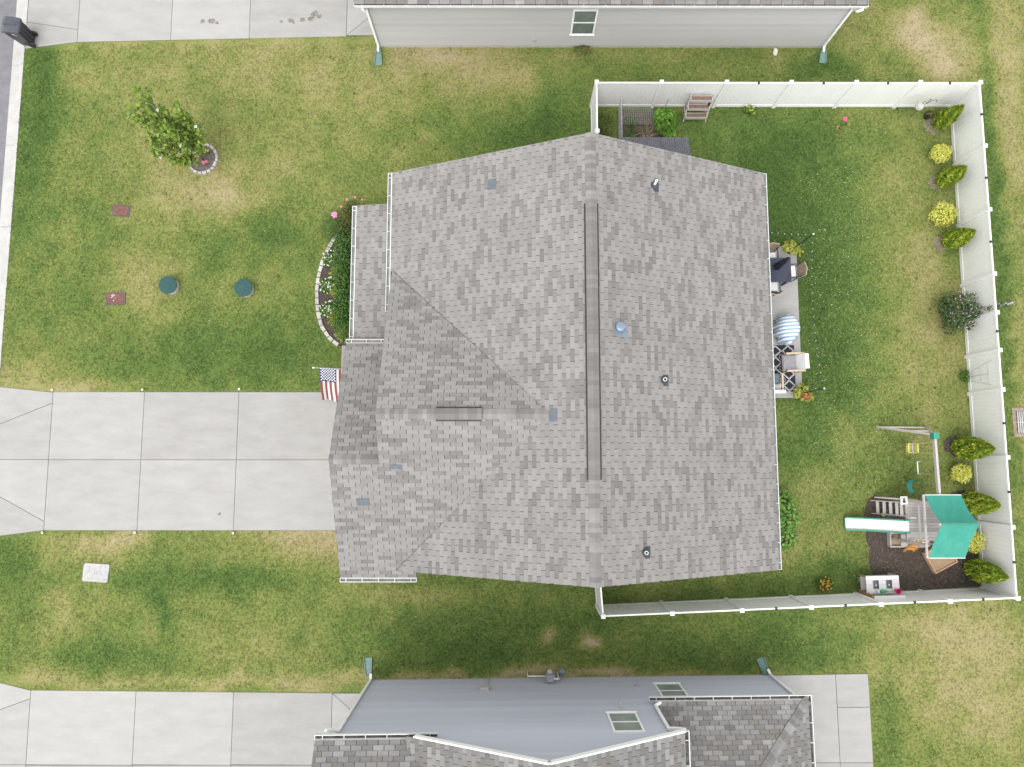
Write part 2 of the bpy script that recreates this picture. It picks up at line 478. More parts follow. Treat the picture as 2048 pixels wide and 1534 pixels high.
def paving(name, outline, slabs, z=0.02):
    base = MB().prism(outline, -0.12, z - 0.012).build(name, m_joint)
    struct(base)
    for i, poly in enumerate(slabs):
        c = np.mean(np.array(poly), 0)
        # shrink each slab by the half joint
        out = []
        n = len(poly)
        area = sum(poly[k][0] * poly[(k + 1) % n][1] - poly[(k + 1) % n][0] * poly[k][1] for k in range(n))
        P = poly if area > 0 else poly[::-1]
        g_ = 0.009
        for k in range(n):
            a, bb, cc = Vector(P[k - 1]), Vector(P[k]), Vector(P[(k + 1) % n])
            n1 = Vector((-(bb - a).y, (bb - a).x)).normalized()
            n2 = Vector((-(cc - bb).y, (cc - bb).x)).normalized()
            m_ = (n1 + n2)
            m_ = m_ / max(m_.dot(n1), 0.3)
            out.append((bb.x + m_.x * g_, bb.y + m_.y * g_))
        mb = MB()
        nn = len(out)
        ins = [(x + (c[0] - x) * 0.012, y + (c[1] - y) * 0.012) for x, y in out]
        t = random.uniform(0.28, 0.72)
        mb.cur = t
        vs = [(x, y, -0.1) for x, y in out] + [(x, y, z - 0.006) for x, y in out] + [(x, y, z) for x, y in ins]
        fs = [tuple(range(2 * nn, 3 * nn))]
        for k in range(nn):
            k2 = (k + 1) % nn
            fs += [(k, k2, nn + k2, nn + k), (nn + k, nn + k2, 2 * nn + k2, 2 * nn + k)]
        mb._add(vs, fs)
        mb.build('slab', m_concrete, base)
    return base

XM = [-17.6, -14.09, -10.46, -5.3]
out_main = [(-19.69, 2.63), (-17.6, 2.41), (-5.3, 2.45), (-5.3, -2.81), (-17.6, -2.81), (-19.69, -3.07)]
sl_ = [[(-19.69, 2.63), (-17.6, 2.41), (-17.6, 2.0), (-19.69, 1.14)],
       [(-19.69, 1.14), (-17.6, 2.0), (-17.6, -0.16), (-19.69, -0.16)],
       [(-19.69, -0.16), (-17.6, -0.16), (-17.6, -2.48), (-19.69, -1.37)],
       [(-19.69, -1.37), (-17.6, -2.48), (-17.6, -2.81), (-19.69, -3.07)]]
for a, c in zip(XM[:-1], XM[1:]):
    sl_ += [rect(a, c, -0.16, 2.43), rect(a, c, -2.81, -0.16)]
drive_main = paving('driveway', out_main, sl_)
XN = [-17.6, -13.82, -10.64, -6.7]
yn = lambda x: 16.65 + (x + 17.9) * 0.0238
sl_ = [[(-19.69, 16.37), (-17.6, yn(-17.6)), (-17.6, 17.19), (-19.69, 17.52)],
       [(-19.69, 17.52), (-17.6, 17.19), (-17.6, 21.5), (-19.69, 21.5)]]
for a, c in zip(XN[:-1], XN[1:]):
    sl_ += [[(a, yn(a)), (c, yn(c)), (c, 21.5), (a, 21.5)]]
sl_ += [[(-6.7, 16.96), (-5.45, 16.96), (-5.45, 18.03)], [(-6.7, 16.96), (-5.45, 18.03), (-5.45, 21.5), (-6.7, 21.5)]]
drive_n = paving('driveway', [(-19.69, 16.37), (-17.6, 16.66), (-5.45, 16.96), (-5.45, 21.5), (-19.69, 21.5)], sl_)
XS = [-17.67, -13.8, -10.21, -6.58]
ysd = lambda x: -8.59 - (x + 17.68) * 0.0091
sl_ = [[(-19.69, -8.12), (-17.67, -8.6), (-17.67, -8.89), (-19.69, -9.62)],
       [(-19.69, -9.62), (-17.67, -8.89), (-17.67, -11.2), (-19.69, -11.2)], rect(-19.69, -17.67, -14.5, -11.2)]
for a, c in zip(XS[:-1], XS[1:]):
    sl_ += [[(a, ysd(a)), (c, ysd(c)), (c, -11.22), (a, -11.2)], rect(a, c, -14.5, -11.22)]
sl_ += [[(-6.58, -8.7), (-5.1, -8.7), (-5.1, -9.95)], [(-6.58, -8.7), (-5.1, -9.95), (-5.1, -14.5), (-6.58, -14.5)]]
drive_s = paving('driveway', [(-19.69, -8.12), (-17.67, -8.6), (-5.1, -8.7), (-5.1, -14.5), (-19.69, -14.5)], sl_)
paving('patio', rect(8.6, 11.19, 2.2, 8.19), [rect(8.6, 11.19, 5.22, 8.19), rect(8.6, 11.19, 2.2, 5.22)], 0.05)
paving('patio', [(9.45, -8.07), (13.17, -8.0), (13.22, -14), (9.45, -14)],
       [[(9.45, -8.07), (11.97, -8.02), (11.99, -11.13), (9.45, -11.13)], [(11.97, -8.02), (13.17, -8.0), (13.19, -9.19), (11.98, -9.19)],
        [(11.98, -9.19), (13.19, -9.19), (13.2, -11.13), (11.99, -11.13)], [(9.45, -11.13), (11.99, -11.13), (11.99, -14), (9.45, -14)], [(11.99, -11.13), (13.2, -11.13), (13.2, -14), (11.99, -14)]], 0.03)
paving('footpath', [(-6.57, 2.46), (-5.5, 2.46), (-5.5, 4.25), (-6.57, 4.25)], [[(-6.57, 2.46), (-5.5, 2.46), (-5.5, 4.25), (-6.57, 4.25)]])

def stain(parent, x, y, r, seed, z=0.0235, el=1.0):
    rr = random.Random(seed)
    n = 14
    pts = []
    for k in range(n):
        q = r * rr.uniform(0.6, 1.15)
        pts.append((x + q * el * math.cos(2 * math.pi * k / n), y + q * math.sin(2 * math.pi * k / n)))
    mb = MB()
    mb._add([(px, py, z) for px, py in pts], [tuple(range(n))])
    return mb.build('oil_stain', m_oil, parent)
m_oil = mat('oil_stain', (0.09, 0.08, 0.066), (0.28, 0.26, 0.235), scale=9, rough=0.6)
for i, (x, y, r) in enumerate([(-12.55, 17.55, .09), (-12.2, 17.58, .13), (-11.98, 17.49, .08), (-9.36, 17.55, .07), (-8.97, 17.6, .12), (-8.85, 17.5, .05), (-8.5, 17.62, .1), (-8.15, 17.68, .12), (-8.02, 17.88, .15), (-7.82, 17.78, .1)]):
    stain(drive_n, x, y, r, i + 5, 0.0235 + 0.0004 * i, 1.15)
for i in range(16):
    stain(bpy.data.objects['road'], random.uniform(-21.3, -20.45), random.uniform(15.5, 18.6), random.uniform(0.012, 0.035), 60 + i, -0.111)
stain(drive_main, -11.0, -2.2, 0.07, 90)

# ------------------------------------------------------------------ grass blades (stuff)
KEEP_OUT = [(-30, -19.72, -99, 99), (-19.7, -5.2, -2.85, 2.5), (-19.7, -5.4, 16.6, 30), (-19.7, -5, -30, -8.55), (-5.4, 12.7, 16.42, 30), (-5.3, 9.6, -30, -8.2),
            (9.4, 13.25, -30, -8.02), (-6.6, -5, 2.4, 4.3), (-5.5, 8.75, -3.8, 9.75), (8.6, 11.2, 2.2, 8.2)]
def grass():
    n = 190000
    x = RNG.uniform(-19.7, 21.2, n); y = RNG.uniform(-11.6, 18.9, n)
    ok = np.ones(n, bool)
    for a, c, d, e in KEEP_OUT:
        ok &= ~((x > a) & (x < c) & (y > d) & (y < e))
    ok &= ~(((x + 6.9) / 0.75) ** 2 + ((y - 6.3) / 2.1) ** 2 < 1)
    ok &= ~((x > 13.4) & (x < 17.6) & (y < -1.8) & (y > -5.2))
    ok &= ~((x + 12.3) ** 2 + (y - 11.75) ** 2 < 0.45)
    # along the driveway flares
    ok &= ~((x < -17.55) & (((y > 2.3) & (y < 2.68)) | ((y < -2.7) & (y > -3.1)) | ((y > 16.3) & (y < 16.7)) | ((y < -8.05) & (y > -8.7))))
    x, y = x[ok], y[ok]
    d = dryness_and_shade(x, y)
    keep = RNG.random(len(x)) < 1.25 - 0.9 * d
    x, y, d = x[keep], y[keep], d[keep]
    n = len(x)
    vs, ts = [], []
    for k in range(3):
        a = RNG.uniform(0, 2 * np.pi, n)
        ln = RNG.uniform(0.03, 0.075, n)
        hh = RNG.uniform(0.02, 0.05, n)
        wd = RNG.uniform(0.006, 0.014, n)
        px, py = x + RNG.normal(0, 0.02, n), y + RNG.normal(0, 0.02, n)
        dx, dy = np.cos(a), np.sin(a)
        v = np.empty((n, 3, 3))
        v[:, 0] = np.stack([px - dy * wd, py + dx * wd, np.full(n, 0.003)], 1)
        v[:, 1] = np.stack([px + dy * wd, py - dx * wd, np.full(n, 0.003)], 1)
        v[:, 2] = np.stack([px + dx * ln, py + dy * ln, hh], 1)
        vs.append(v.reshape(-1, 3))
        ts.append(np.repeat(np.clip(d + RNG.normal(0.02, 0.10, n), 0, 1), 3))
    v = np.concatenate(vs)
    o = np_mesh('grass', v, np.arange(len(v)).reshape(-1, 3), np.concatenate(ts), m_blade)
    tag(o, 'short green and straw coloured mown lawn grass', 'grass', kind='stuff')
grass()
# clover and dead-blade specks in the back lawn
def specks():
    n = 1700
    x = RNG.normal(13.2, 1.7, n); y = RNG.uniform(-1.5, 11.5, n)
    ok = (x > 11.3) & (x < 17)
    x, y = x[ok], y[ok]; n = len(x)
    c = np.stack([x, y, RNG.uniform(0.02, 0.05, n)], 1)
    o = leaf_mesh('clippings', c, rdir(n) * 0.4 + np.array([0, 0, 1.0]), rdir(n), RNG.uniform(0.02, 0.055, n), RNG.uniform(0.012, 0.022, n), RNG.uniform(0.5, 1, n),
                  mat('straw_clippings', None, attr=True, ramp=[(0, (0.3, 0.27, 0.13)), (1, (0.62, 0.56, 0.38))]))
    tag(o, 'pale straw specks of cut grass in the back lawn', 'clippings', kind='stuff')
specks()
def litter():
    n = 300
    x = RNG.uniform(-19.4, 20.5, n); y = RNG.uniform(-8, 16.2, n)
    ok = np.ones(n, bool)
    for a, c, d, e in KEEP_OUT: ok &= ~((x > a - .1) & (x < c + .1) & (y > d - .1) & (y < e + .1))
    x, y = x[ok], y[ok]; n = len(x)
    o = leaf_mesh('fallen_leaves', np.stack([x, y, np.full(n, .045)], 1), rdir(n) * .5 + np.array([0, 0, 1.]), rdir(n), RNG.uniform(.03, .09, n), RNG.uniform(.02, .05, n), RNG.random(n),
                  mat('fallen_leaf', None, attr=True, ramp=[(0, (.10, .09, .04)), (.5, (.30, .24, .12)), (1, (.45, .42, .34))]))
    tag(o, 'scattered pale fallen leaves and bits on the lawn', 'fallen leaves', kind='stuff')
    n = 420
    x = RNG.uniform(-19.4, 20.5, n); y = RNG.uniform(-8, 16.2, n)
    ok = np.ones(n, bool)
    for a, c, d, e in KEEP_OUT: ok &= ~((x > a - .2) & (x < c + .2) & (y > d - .2) & (y < e + .2))
    ok &= fbm(x, y, 91, 2, .3) > .5
    x, y = x[ok], y[ok]; m = len(x); k = 22
    cx, cy = np.repeat(x, k), np.repeat(y, k); n = len(cx)
    a = RNG.uniform(0, 6.28, n); r = np.repeat(RNG.uniform(.03, .11, m), k) * RNG.random(n)
    o = leaf_mesh('weeds', np.stack([cx + r * np.cos(a), cy + r * np.sin(a), RNG.uniform(.02, .055, n)], 1), rdir(n) * .5 + np.array([0, 0, 1.]), np.stack([np.cos(a), np.sin(a), .3 + 0 * a], 1), RNG.uniform(.03, .07, n), RNG.uniform(.01, .022, n), np.repeat(RNG.uniform(.15, .4, m), k), m_blade)
    tag(o, 'small darker tufts of weed scattered through the lawn', 'weeds', kind='stuff')
litter()

# ================================================================== ROOF SHINGLES
def clip_poly(sub, clip):
    """Sutherland-Hodgman, clip convex CCW"""
    a = sum(clip[i][0] * clip[(i + 1) % len(clip)][1] - clip[(i + 1) % len(clip)][0] * clip[i][1] for i in range(len(clip)))
    if a < 0: clip = clip[::-1]
    out = list(sub)
    for i in range(len(clip)):
        x1, y1 = clip[i]; x2, y2 = clip[(i + 1) % len(clip)]
        inp, out = out, []
        if not inp: break
        f = lambda p: (x2 - x1) * (p[1] - y1) - (y2 - y1) * (p[0] - x1)
        for k in range(len(inp)):
            p, q = inp[k - 1], inp[k]
            fp, fq = f(p), f(q)
            if fq >= -1e-9:
                if fp < -1e-9:
                    t = fp / (fp - fq); out.append((p[0] + (q[0] - p[0]) * t, p[1] + (q[1] - p[1]) * t))
                out.append(q)
            elif fp >= -1e-9:
                t = fp / (fp - fq); out.append((p[0] + (q[0] - p[0]) * t, p[1] + (q[1] - p[1]) * t))
    return out

class Roof:
    """collects the tabs of all slopes of one house"""
    def __init__(s, root, m, tab, off):
        s.root, s.m, s.tab, s.off, s.tabs = root, m, tab, Vector(off), []
        s.deck = None
        s.dm = MB()
    def slope(s, O, u, v, sl, pieces, seed=0, phase=0.0, expo=0.143, dark=0.30):
        O, u, v = Vector(O), Vector(u), Vector(v)
        cosf = 1 / math.sqrt(1 + sl * sl)
        nrm = (Vector((0, 0, 1)) - v * sl).normalized()
        de = expo * cosf
        P = lambda a, b_, h=0.0: O + u * a + v * b_ + Vector((0, 0, sl * b_)) + nrm * h
        for pc in pieces:
            n = len(pc)
            ar = sum(pc[i][0] * pc[(i + 1) % n][1] - pc[(i + 1) % n][0] * pc[i][1] for i in range(n))
            flip = (ar < 0) != (u.cross(v).z < 0)
            vs = [P(a, b_, 0) for a, b_ in pc] + [P(a, b_, -0.10) for a, b_ in pc]
            fs = [tuple(range(n)), tuple(range(n, 2 * n))[::-1]] + [((i + 1) % n, i, n + i, n + (i + 1) % n) for i in range(n)]
            if flip: fs = [f[::-1] for f in fs]
            s.dm._add(vs, fs)
        amin = min(q[0] for pc in pieces for q in pc); amax = max(q[0] for pc in pieces for q in pc)
        bmin = min(q[1] for pc in pieces for q in pc); bmax = max(q[1] for pc in pieces for q in pc)
        rr = random.Random(seed + 100)
        t0, t1, gap = 0.004, 0.015, 0.009
        handed = u.cross(v).z > 0
        i = int(math.floor(bmin / de))
        shared = None
        while i * de < bmax:
            b0, b1 = i * de, (i + 1) * de
            j = int(math.floor((amin - phase) / s.tab)) - 1
            sh = phase + (0.5 * s.tab if i % 2 else 0.0) + 0.012 * math.sin(i * 1.7)
            while j * s.tab + sh < amax:
                a0 = j * s.tab + sh
                j += 1
                sub = [(a0 + gap, b0), (a0 + s.tab - gap, b0), (a0 + s.tab - gap, b1), (a0 + gap, b1)]
                cx, cy = a0 + s.tab / 2, (b0 + b1) / 2
                cl = float(vnoise(np.array(cx * 1.1 + 31), np.array(cy * 1.3 + 17), seed + 5))
                if rr.random() < dark * (0.45 + 1.1 * cl):
                    t = rr.uniform(0.12, 0.5)
                else:
                    t = rr.uniform(0.62, 0.92)
                t = min(1, max(0.02, t + 0.22 * (cl - 0.5)))
                polys = []
                full = False
                for pc in pieces:
                    q = clip_poly(sub, pc)
                    if len(q) >= 3:
                        ar = abs(sum(q[k - 1][0] * q[k][1] - q[k][0] * q[k - 1][1] for k in range(len(q)))) / 2
                        if ar > 0.0012:
                            polys.append(q)
                            if ar > 0.999 * (s.tab - 2 * gap) * de: full = True
                if not polys: continue
                c = P(cx, cy)
                hgt = lambda b_: t0 + (t1 - t0) * (1 - (b_ - b0) / de)
                vs, fs = [], []
                for q in polys:
                    k0 = len(vs); n = len(q)
                    vs += [P(a, b_, hgt(b_)) for a, b_ in q] + [P(a, b_, -0.002) for a, b_ in q]
                    top = tuple(range(k0, k0 + n))
                    sd_ = [(k0 + (k + 1) % n, k0 + k, k0 + n + k, k0 + n + (k + 1) % n) for k in range(n)]
                    ff = [top] + sd_
                    ar = sum(q[k - 1][0] * q[k][1] - q[k][0] * q[k - 1][1] for k in range(n))
                    if (ar > 0) != handed: ff = [f[::-1] for f in ff]
                    fs += ff
                org = P(a0, b0)
                d = c - Vector((0, 0, CAM_H))
                z = d.dot(FW)
                pxx, pyy = 1024 + CAM_F * d.dot(RT) / z, 767 - CAM_F * d.dot(UP) / z
                vis = 0 < pxx < 2048 and 0 < pyy < 1534
                size = abs(nrm.dot(d.normalized())) / z ** 2 if vis else 0
                if len(polys) != 1 or not full: size *= 0.5
                if full:
                    if shared is None: shared = []
                s.tabs.append((size, full, shared, org, vs, fs, t))
            i += 1
    def emit(s, limit=300):
        deck = s.dm.build('roof', m_deck, s.root, off=s.off)
        s.tabs.sort(key=lambda q: -q[0])
        st = MB()
        for k, (size, full, shared, org, vs, fs, t) in enumerate(s.tabs):
            if k < limit and size > 0:
                if full and shared:
                    me = shared[0]
                else:
                    me = bpy.data.meshes.new('shingle')
                    me.from_pydata([tuple(p - org) for p in vs], [], fs)
                    me.materials.append(s.m)
                    if full: shared.append(me)
                o = link('shingle', me, deck, org - s.off)
                o['tint'] = t
            else:
                st._add(vs, fs, t)
        if st.v:
            o = st.build('shingles', s.m, deck, off=s.off)
            o['kind'] = 'stuff'
        return deck

def ridge_caps(deck, p, q, sl_, m, off, n=None, wd=0.15, lift=0.016, tint=(0.35, 0.95), names='ridge_cap'):
    """folded cap shingles stepping from p to q"""
    p, q = Vector(p), Vector(q)
    L_ = (q - p).length
    n = n or max(1, int(round(L_ / 0.143)))
    d = (q - p) / n
    u = d.normalized()
    side = u.cross(Vector((0, 0, 1))).normalized()
    pr = [(-wd, -wd * sl_), (-wd * 0.3, -wd * sl_ * 0.3 + 0.004), (0, 0.006), (wd * 0.3, -wd * sl_ * 0.3 + 0.004), (wd, -wd * sl_)]
    vs, fs = [], []
    for k, (l, h) in enumerate(((0.0, 0.014), (1.03, 0.004))):
        for a, z in pr:
            vs.append(d * l + side * a + Vector((0, 0, z + h)))
        for a, z in pr:
            vs.append(d * l + side * a + Vector((0, 0, z + h - 0.012)))
    for k in range(4):
        fs += [(k, k + 1, 10 + k + 1, 10 + k), (k, 5 + k, 5 + k + 1, k + 1)]
    fs += [(0, 10, 15, 5), (4, 9, 19, 14)]
    me = bpy.data.meshes.new(names)
    me.from_pydata([tuple(v) for v in vs], [], fs)
    me.materials.append(m)
    for i in range(n):
        o = link(names, me, deck, p + d * i + Vector((0, 0, lift)) - Vector(off))
        o['tint'] = random.uniform(*tint) if random.random() > 0.25 else random.uniform(0.1, 0.4)

def gutter(root, p, q, out, off, name='gutter', hang=0.66, inside=None):
    p, q, out = Vector(p), Vector(q), Vector(out).normalized()
    d = (q - p).normalized()
    L_ = (q - p).length
    mb = MB()
    P = lambda a, o_, z: p + d * a + out * o_ + Vector((0, 0, z))
    def bx(mb, a0, a1, o0, o1, z0, z1):
        c = [P(a, o_, z) for z in (z0, z1) for (a, o_) in ((a0, o0), (a1, o0), (a1, o1), (a0, o1))]
        f = [(3, 2, 1, 0), (4, 5, 6, 7), (0, 1, 5, 4), (1, 2, 6, 5), (2, 3, 7, 6), (3, 0, 4, 7)]
        if d.cross(out).z < 0: f = [k[::-1] for k in f]
        mb._add(c, f)
    bx(mb, 0, L_, 0.112, 0.128, -0.10, 0.012)      # front
    bx(mb, 0, L_, 0.106, 0.112, 0.0, 0.013)        # lip
    bx(mb, -0.004, 0.01, 0.0, 0.128, -0.102, 0.010)
    bx(mb, L_ - 0.01, L_ + 0.004, 0.0, 0.128, -0.102, 0.010)
    k = hang * 0.35
    while k < L_ - 0.05:
        bx(mb, k, k + 0.02, 0.003, 0.106, 0.004, 0.010)
        k += hang
    gobj = mb.build(name, m_gutw, root, off=off)
    mb = MB()
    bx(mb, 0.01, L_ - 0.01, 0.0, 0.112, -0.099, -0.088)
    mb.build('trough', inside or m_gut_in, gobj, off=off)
    return gobj

def downspout(root, pts, off, r=0.04):
    mb = MB()
    for a, c in zip(pts[:-1], pts[1:]):
        mb.bar(a, c, 2 * r, 1.6 * r)
    return mb.build('downspout', m_white, root, off=off)

def siding(root, x0f, x1f, y, z0, z1, m, off, out=1, h=0.178, rz=None):
    """clapboards on a wall facing +-Y; x-range may depend on z"""
    n = int(math.ceil((z1 - z0) / h))
    for i in range(n):
        a, b_ = z0 + i * h, min(z1, z0 + (i + 1) * h)
        xl, xr = x0f((a + b_) / 2), x1f((a + b_) / 2)
        if xr - xl < 0.05 or b_ - a < 0.02: continue
        mb = MB()
        y1 = y + out * 0.034; y2 = y + out * 0.003
        vs = [(xl, y, a), (xr, y, a), (xr, y1, a), (xl, y1, a), (xl, y, b_), (xr, y, b_), (xr, y2, b_), (xl, y2, b_)]
        fs = [(3, 2, 1, 0), (4, 5, 6, 7), (0, 1, 5, 4), (1, 2, 6, 5), (2, 3, 7, 6), (3, 0, 4, 7)]
        if out < 0: fs = [f[::-1] for f in fs]
        mb._add(vs, fs)
        mb.build('siding_board', m, root, off=off)['tint'] = random.uniform(0.25, 0.75)  # tone step per board stands in for the lap shadow lines

def window(root, x0, x1, z0, z1, y, off, out=1, glass=None):
    f = 0.065
    mb = MB()
    def bx(mb, a, b_, c, d_, p0, p1):
        ya, yb = sorted((y + out * p0, y + out * p1))
        mb.box(a, b_, ya, yb, c, d_)
    bx(mb, x0, x1, z0, z0 + f, 0, 0.055); bx(mb, x0, x1, z1 - f, z1, 0, 0.055)
    bx(mb, x0, x0 + f, z0 + f, z1 - f, 0, 0.054); bx(mb, x1 - f, x1, z0 + f, z1 - f, 0, 0.054)
    zm = (z0 + z1) / 2
    bx(mb, x0 + f, x1 - f, zm - 0.03, zm + 0.03, 0, 0.050)
    wo = mb.build('window', m_white, root, off=off)
    for a, b_ in ((z0 + f, zm - 0.03), (zm + 0.03, z1 - f)):
        mb = MB(); bx(mb, x0 + f, x1 - f, a, b_, 0.030, 0.040)
        mb.build('pane', glass or m_glass, wo, off=off)
    mb = MB(); bx(mb, x0 - 0.03, x1 + 0.03, z0 - 0.035, z0 - 0.002, 0, 0.075)
    mb.build('sill', m_white, wo, off=off)
    return wo
def xwindow(root, y0, y1, z0, z1, x, off, out):
    mb = MB(); f = 0.065
    def bx(mb, a, b_, c, d_, p0, p1):
        xa, xb = sorted((x + out * p0, x + out * p1)); mb.box(xa, xb, a, b_, c, d_)
    bx(mb, y0, y1, z0, z0 + f, 0, .05); bx(mb, y0, y1, z1 - f, z1, 0, .05); bx(mb, y0, y0 + f, z0 + f, z1 - f, 0, .049); bx(mb, y1 - f, y1, z0 + f, z1 - f, 0, .049)
    wo = mb.build('window', m_white, root, off=off)
    mb = MB(); bx(mb, y0 + f, y1 - f, z0 + f, z1 - f, 0.01, .02); mb.build('pane', m_glass, wo, off=off)

m_wall = mat('main_house_siding', (0.40, 0.40, 0.395), (0.44, 0.44, 0.43), scale=2)
m_wall_n = mat('pale_grey_siding', None, attr=True, ramp=[(0, (0.355, 0.349, 0.345)), (1, (0.435, 0.428, 0.423))], amt=0.35, scale=0.8, stretch=(0.4, 1, 3), detail=6)
m_wall_s = mat('blue_grey_siding', None, attr=True, ramp=[(0, (0.385, 0.400, 0.455)), (1, (0.465, 0.482, 0.545))], amt=0.35, scale=0.8, stretch=(0.4, 1, 3), detail=6)

# ================================================================== MAIN HOUSE
SE, SW_, SG = 0.480, 0.4665, 0.4777
RX, RZ = 2.48, 5.75            # main ridge
ZE = 2.60
OM = (2.4, 3.1, 0.0)
house = thing('house', 'single storey house with weathered grey shingle roof in the middle of the lot', 'house', OM)
mb = MB()
mb.box(-3.95, 8.70, -3.55, 9.80, 0.0, 2.52)
mb._add([(-3.95, -3.55, 2.52), (8.7, -3.55, 2.52), (RX, -3.55, RZ - 0.2), (-3.95, 9.8, 2.52), (8.7, 9.8, 2.52), (RX, 9.8, RZ - 0.2)],
        [(0, 1, 2), (3, 5, 4), (0, 2, 5, 3), (1, 4, 5, 2), (0, 3, 4, 1)])
mb.build('wall', m_wall, house, off=OM)
mb = MB()
mb.box(-5.45, -3.95, -3.78, 3.60, 0.0, 2.52)
mb._add([(-5.45, -3.78, 2.52), (-5.45, 3.6, 2.52), (-5.45, -0.12, 4.28), (-3.9, -3.78, 2.52), (-3.9, 3.6, 2.52), (-3.9, -0.12, 4.28)],
        [(0, 2, 1), (3, 4, 5), (0, 3, 5, 2), (1, 2, 5, 4), (0, 1, 4, 3)])
mb._add([(-3.96, -0.2, 2.52), (-3.96, 6.3, 2.52), (-3.96, 1.28, 5.0), (-3.4, -0.2, 2.52), (-3.4, 6.3, 2.52), (-3.4, 1.28, 5.0)],
        [(0, 2, 1), (3, 4, 5), (0, 3, 5, 2), (1, 2, 5, 4), (0, 1, 4, 3)])
mb.build('garage_wall', m_wall, house, off=OM)
gd = MB().box(-5.49, -5.45, -2.6, 2.3, 0.02, 2.2).build('garage_door', m_white, house, off=OM)
for k in range(4):
    for j in range(6):
        MB().box(-5.505, -5.49, -2.5 + j * 0.8, -1.8 + j * 0.8, 0.1 + k * 0.53, 0.55 + k * 0.53).build('door_panel', m_white, gd, off=OM)
fd = MB().box(-3.99, -3.95, 4.3, 5.25, 0.02, 2.1).build('front_door', mat('door_red', (0.16, 0.03, 0.025), (0.2, 0.04, 0.03)), house, off=OM)
MB().box(-4.04, -3.99, 4.36, 4.4, 0.95, 1.1).build('handle', m_black, fd, off=OM)
xwindow(house, 6.0, 7.2, 0.8, 2.2, -3.95, OM, -1)
xwindow(house, 5.0, 7.0, 0.08, 2.1, 8.70, OM, 1)
xwindow(house, -1.5, 0.0, 0.9, 2.2, 8.70, OM, 1)
for yy in (4.1, 6.5, 8.75):
    MB().box(-5.62, -5.48, yy - .07, yy + .07, 0.0, 2.22).build('porch_post', m_white, house, off=OM)
MB().box(-5.72, -3.95, 3.62, 8.9, 0.0, 0.06).build('porch_floor', m_kerb, house, off=OM)
siding(house, lambda z: -3.95 if z < 2.55 else RX - (RZ - 0.2 - z) / 0.46, lambda z: 8.7 if z < 2.55 else RX + (RZ - 0.2 - z) / 0.47, 9.80, 0.2, 5.4, m_wall, OM, 1)
siding(house, lambda z: -3.95 if z < 2.55 else RX - (RZ - 0.2 - z) / 0.46, lambda z: 8.7 if z < 2.55 else RX + (RZ - 0.2 - z) / 0.47, -3.55, 0.2, 5.4, m_wall, OM, -1)

roof = Roof(house, m_shingle, 0.385, OM)
YN, YS = 10.09, -3.85
# east slope: eave X=9.04, u = +Y from YS, v = -X
roof.slope((9.05, YS, ZE), (0, 1, 0), (-1, 0, 0), SE, [rect(0, YN - YS, 0, 9.05 - RX)], seed=1)
# west slope: eave X=-4.27, u = +Y from 0, v = +X
W = lambda X, Y: (Y, X + 4.27)
roof.slope((-4.27, 0, ZE), (0, 1, 0), (1, 0, 0), SW_, [
    [W(-4.27, YN), W(RX, YN), W(RX, 1.28), W(1.17, 1.28), W(-4.27, 6.50)],
    [W(RX, 1.28), W(RX, YS), W(-3.86, YS), W(1.17, 1.28)]], seed=2)
# garage gable, south slope: eave Y=-4.1, u=+X from 0, v=+Y
S_ = lambda X, Y: (X, Y + 4.10)
roof.slope((0, -4.10, ZE), (1, 0, 0), (0, 1, 0), SG, [
    [S_(-5.78, -4.1), S_(-4.2, -4.1), S_(-4.2, -0.12), S_(-5.78, -0.12)],
    [S_(-4.2, -4.1), S_(-4.12, -4.1), S_(1.2, 1.28), S_(-4.2, 1.28)],
    [S_(-4.12, -4.1), S_(-3.2, -4.1), S_(-3.2, -3.86), S_(-3.88, -3.86)]], seed=3)
# garage gable, north slope: eave would be Y=6.6, u=+X, v=-Y
zN0 = 5.17 - SG * (6.60 - 1.28)
roof.slope((0, 6.60, zN0), (1, 0, 0), (0, -1, 0), SG, [[(-4.2, 5.32), (1.2, 5.32), (-4.2, 0.14)]], seed=4, dark=0.30)
# low front gable, north slope: eave Y=3.90
roof.slope((0, 3.90, ZE), (1, 0, 0), (0, -1, 0), 0.4745, [rect(-5.78, -4.2, 0, 4.02)], seed=5, dark=0.42)  # more dark tabs here paint in the slope's shaded side
# porch: eave X=-5.62 z 2.28, shallow
roof.slope((-5.60, 3.95, 2.26), (0, 1, 0), (1, 0, 0), 0.16, [rect(0, 5.05, 0, 1.42)], seed=6)
deck = roof.emit(300)
# ridges
ridge_caps(deck, (RX, YS, RZ), (RX, YN, RZ), 0.475, m_shingle, OM, wd=0.17)
ridge_caps(deck, (-4.2, 1.28, 5.168), (1.15, 1.28, 5.168), 0.477, m_shingle, OM, wd=0.16)
ridge_caps(deck, (-5.78, -0.12, 4.503), (-4.2, -0.12, 4.503), 0.475, m_shingle, OM, wd=0.16)
# ridge vents with caps on top
def ridge_vent(p, q, sl_):
    p, q = Vector(p), Vector(q)
    u = (q - p).normalized()
    side = u.cross(Vector((0, 0, 1))).normalized()
    mb = MB()
    for sgn in (-1, 1):
        vs = []
        for c in (p, q):
            vs += [c + side * sgn * 0.0 + Vector((0, 0, 0.02)), c + side * sgn * 0.222 + Vector((0, 0, 0.02 - 0.222 * sl_)),
                   c + side * sgn * 0.222 + Vector((0, 0, 0.075 - 0.222 * sl_)), c + Vector((0, 0, 0.075))]
        f = [(0, 1, 2, 3), (7, 6, 5, 4), (1, 5, 6, 2), (2, 6, 7, 3), (0, 4, 5, 1)]
        mb._add(vs, f if sgn > 0 else [k[::-1] for k in f])
    o = mb.build('ridge_vent', m_black, deck, off=OM)
    ridge_caps(deck, p, q, sl_, m_shingle, OM, wd=0.178, lift=0.076, tint=(0.12, 0.5))
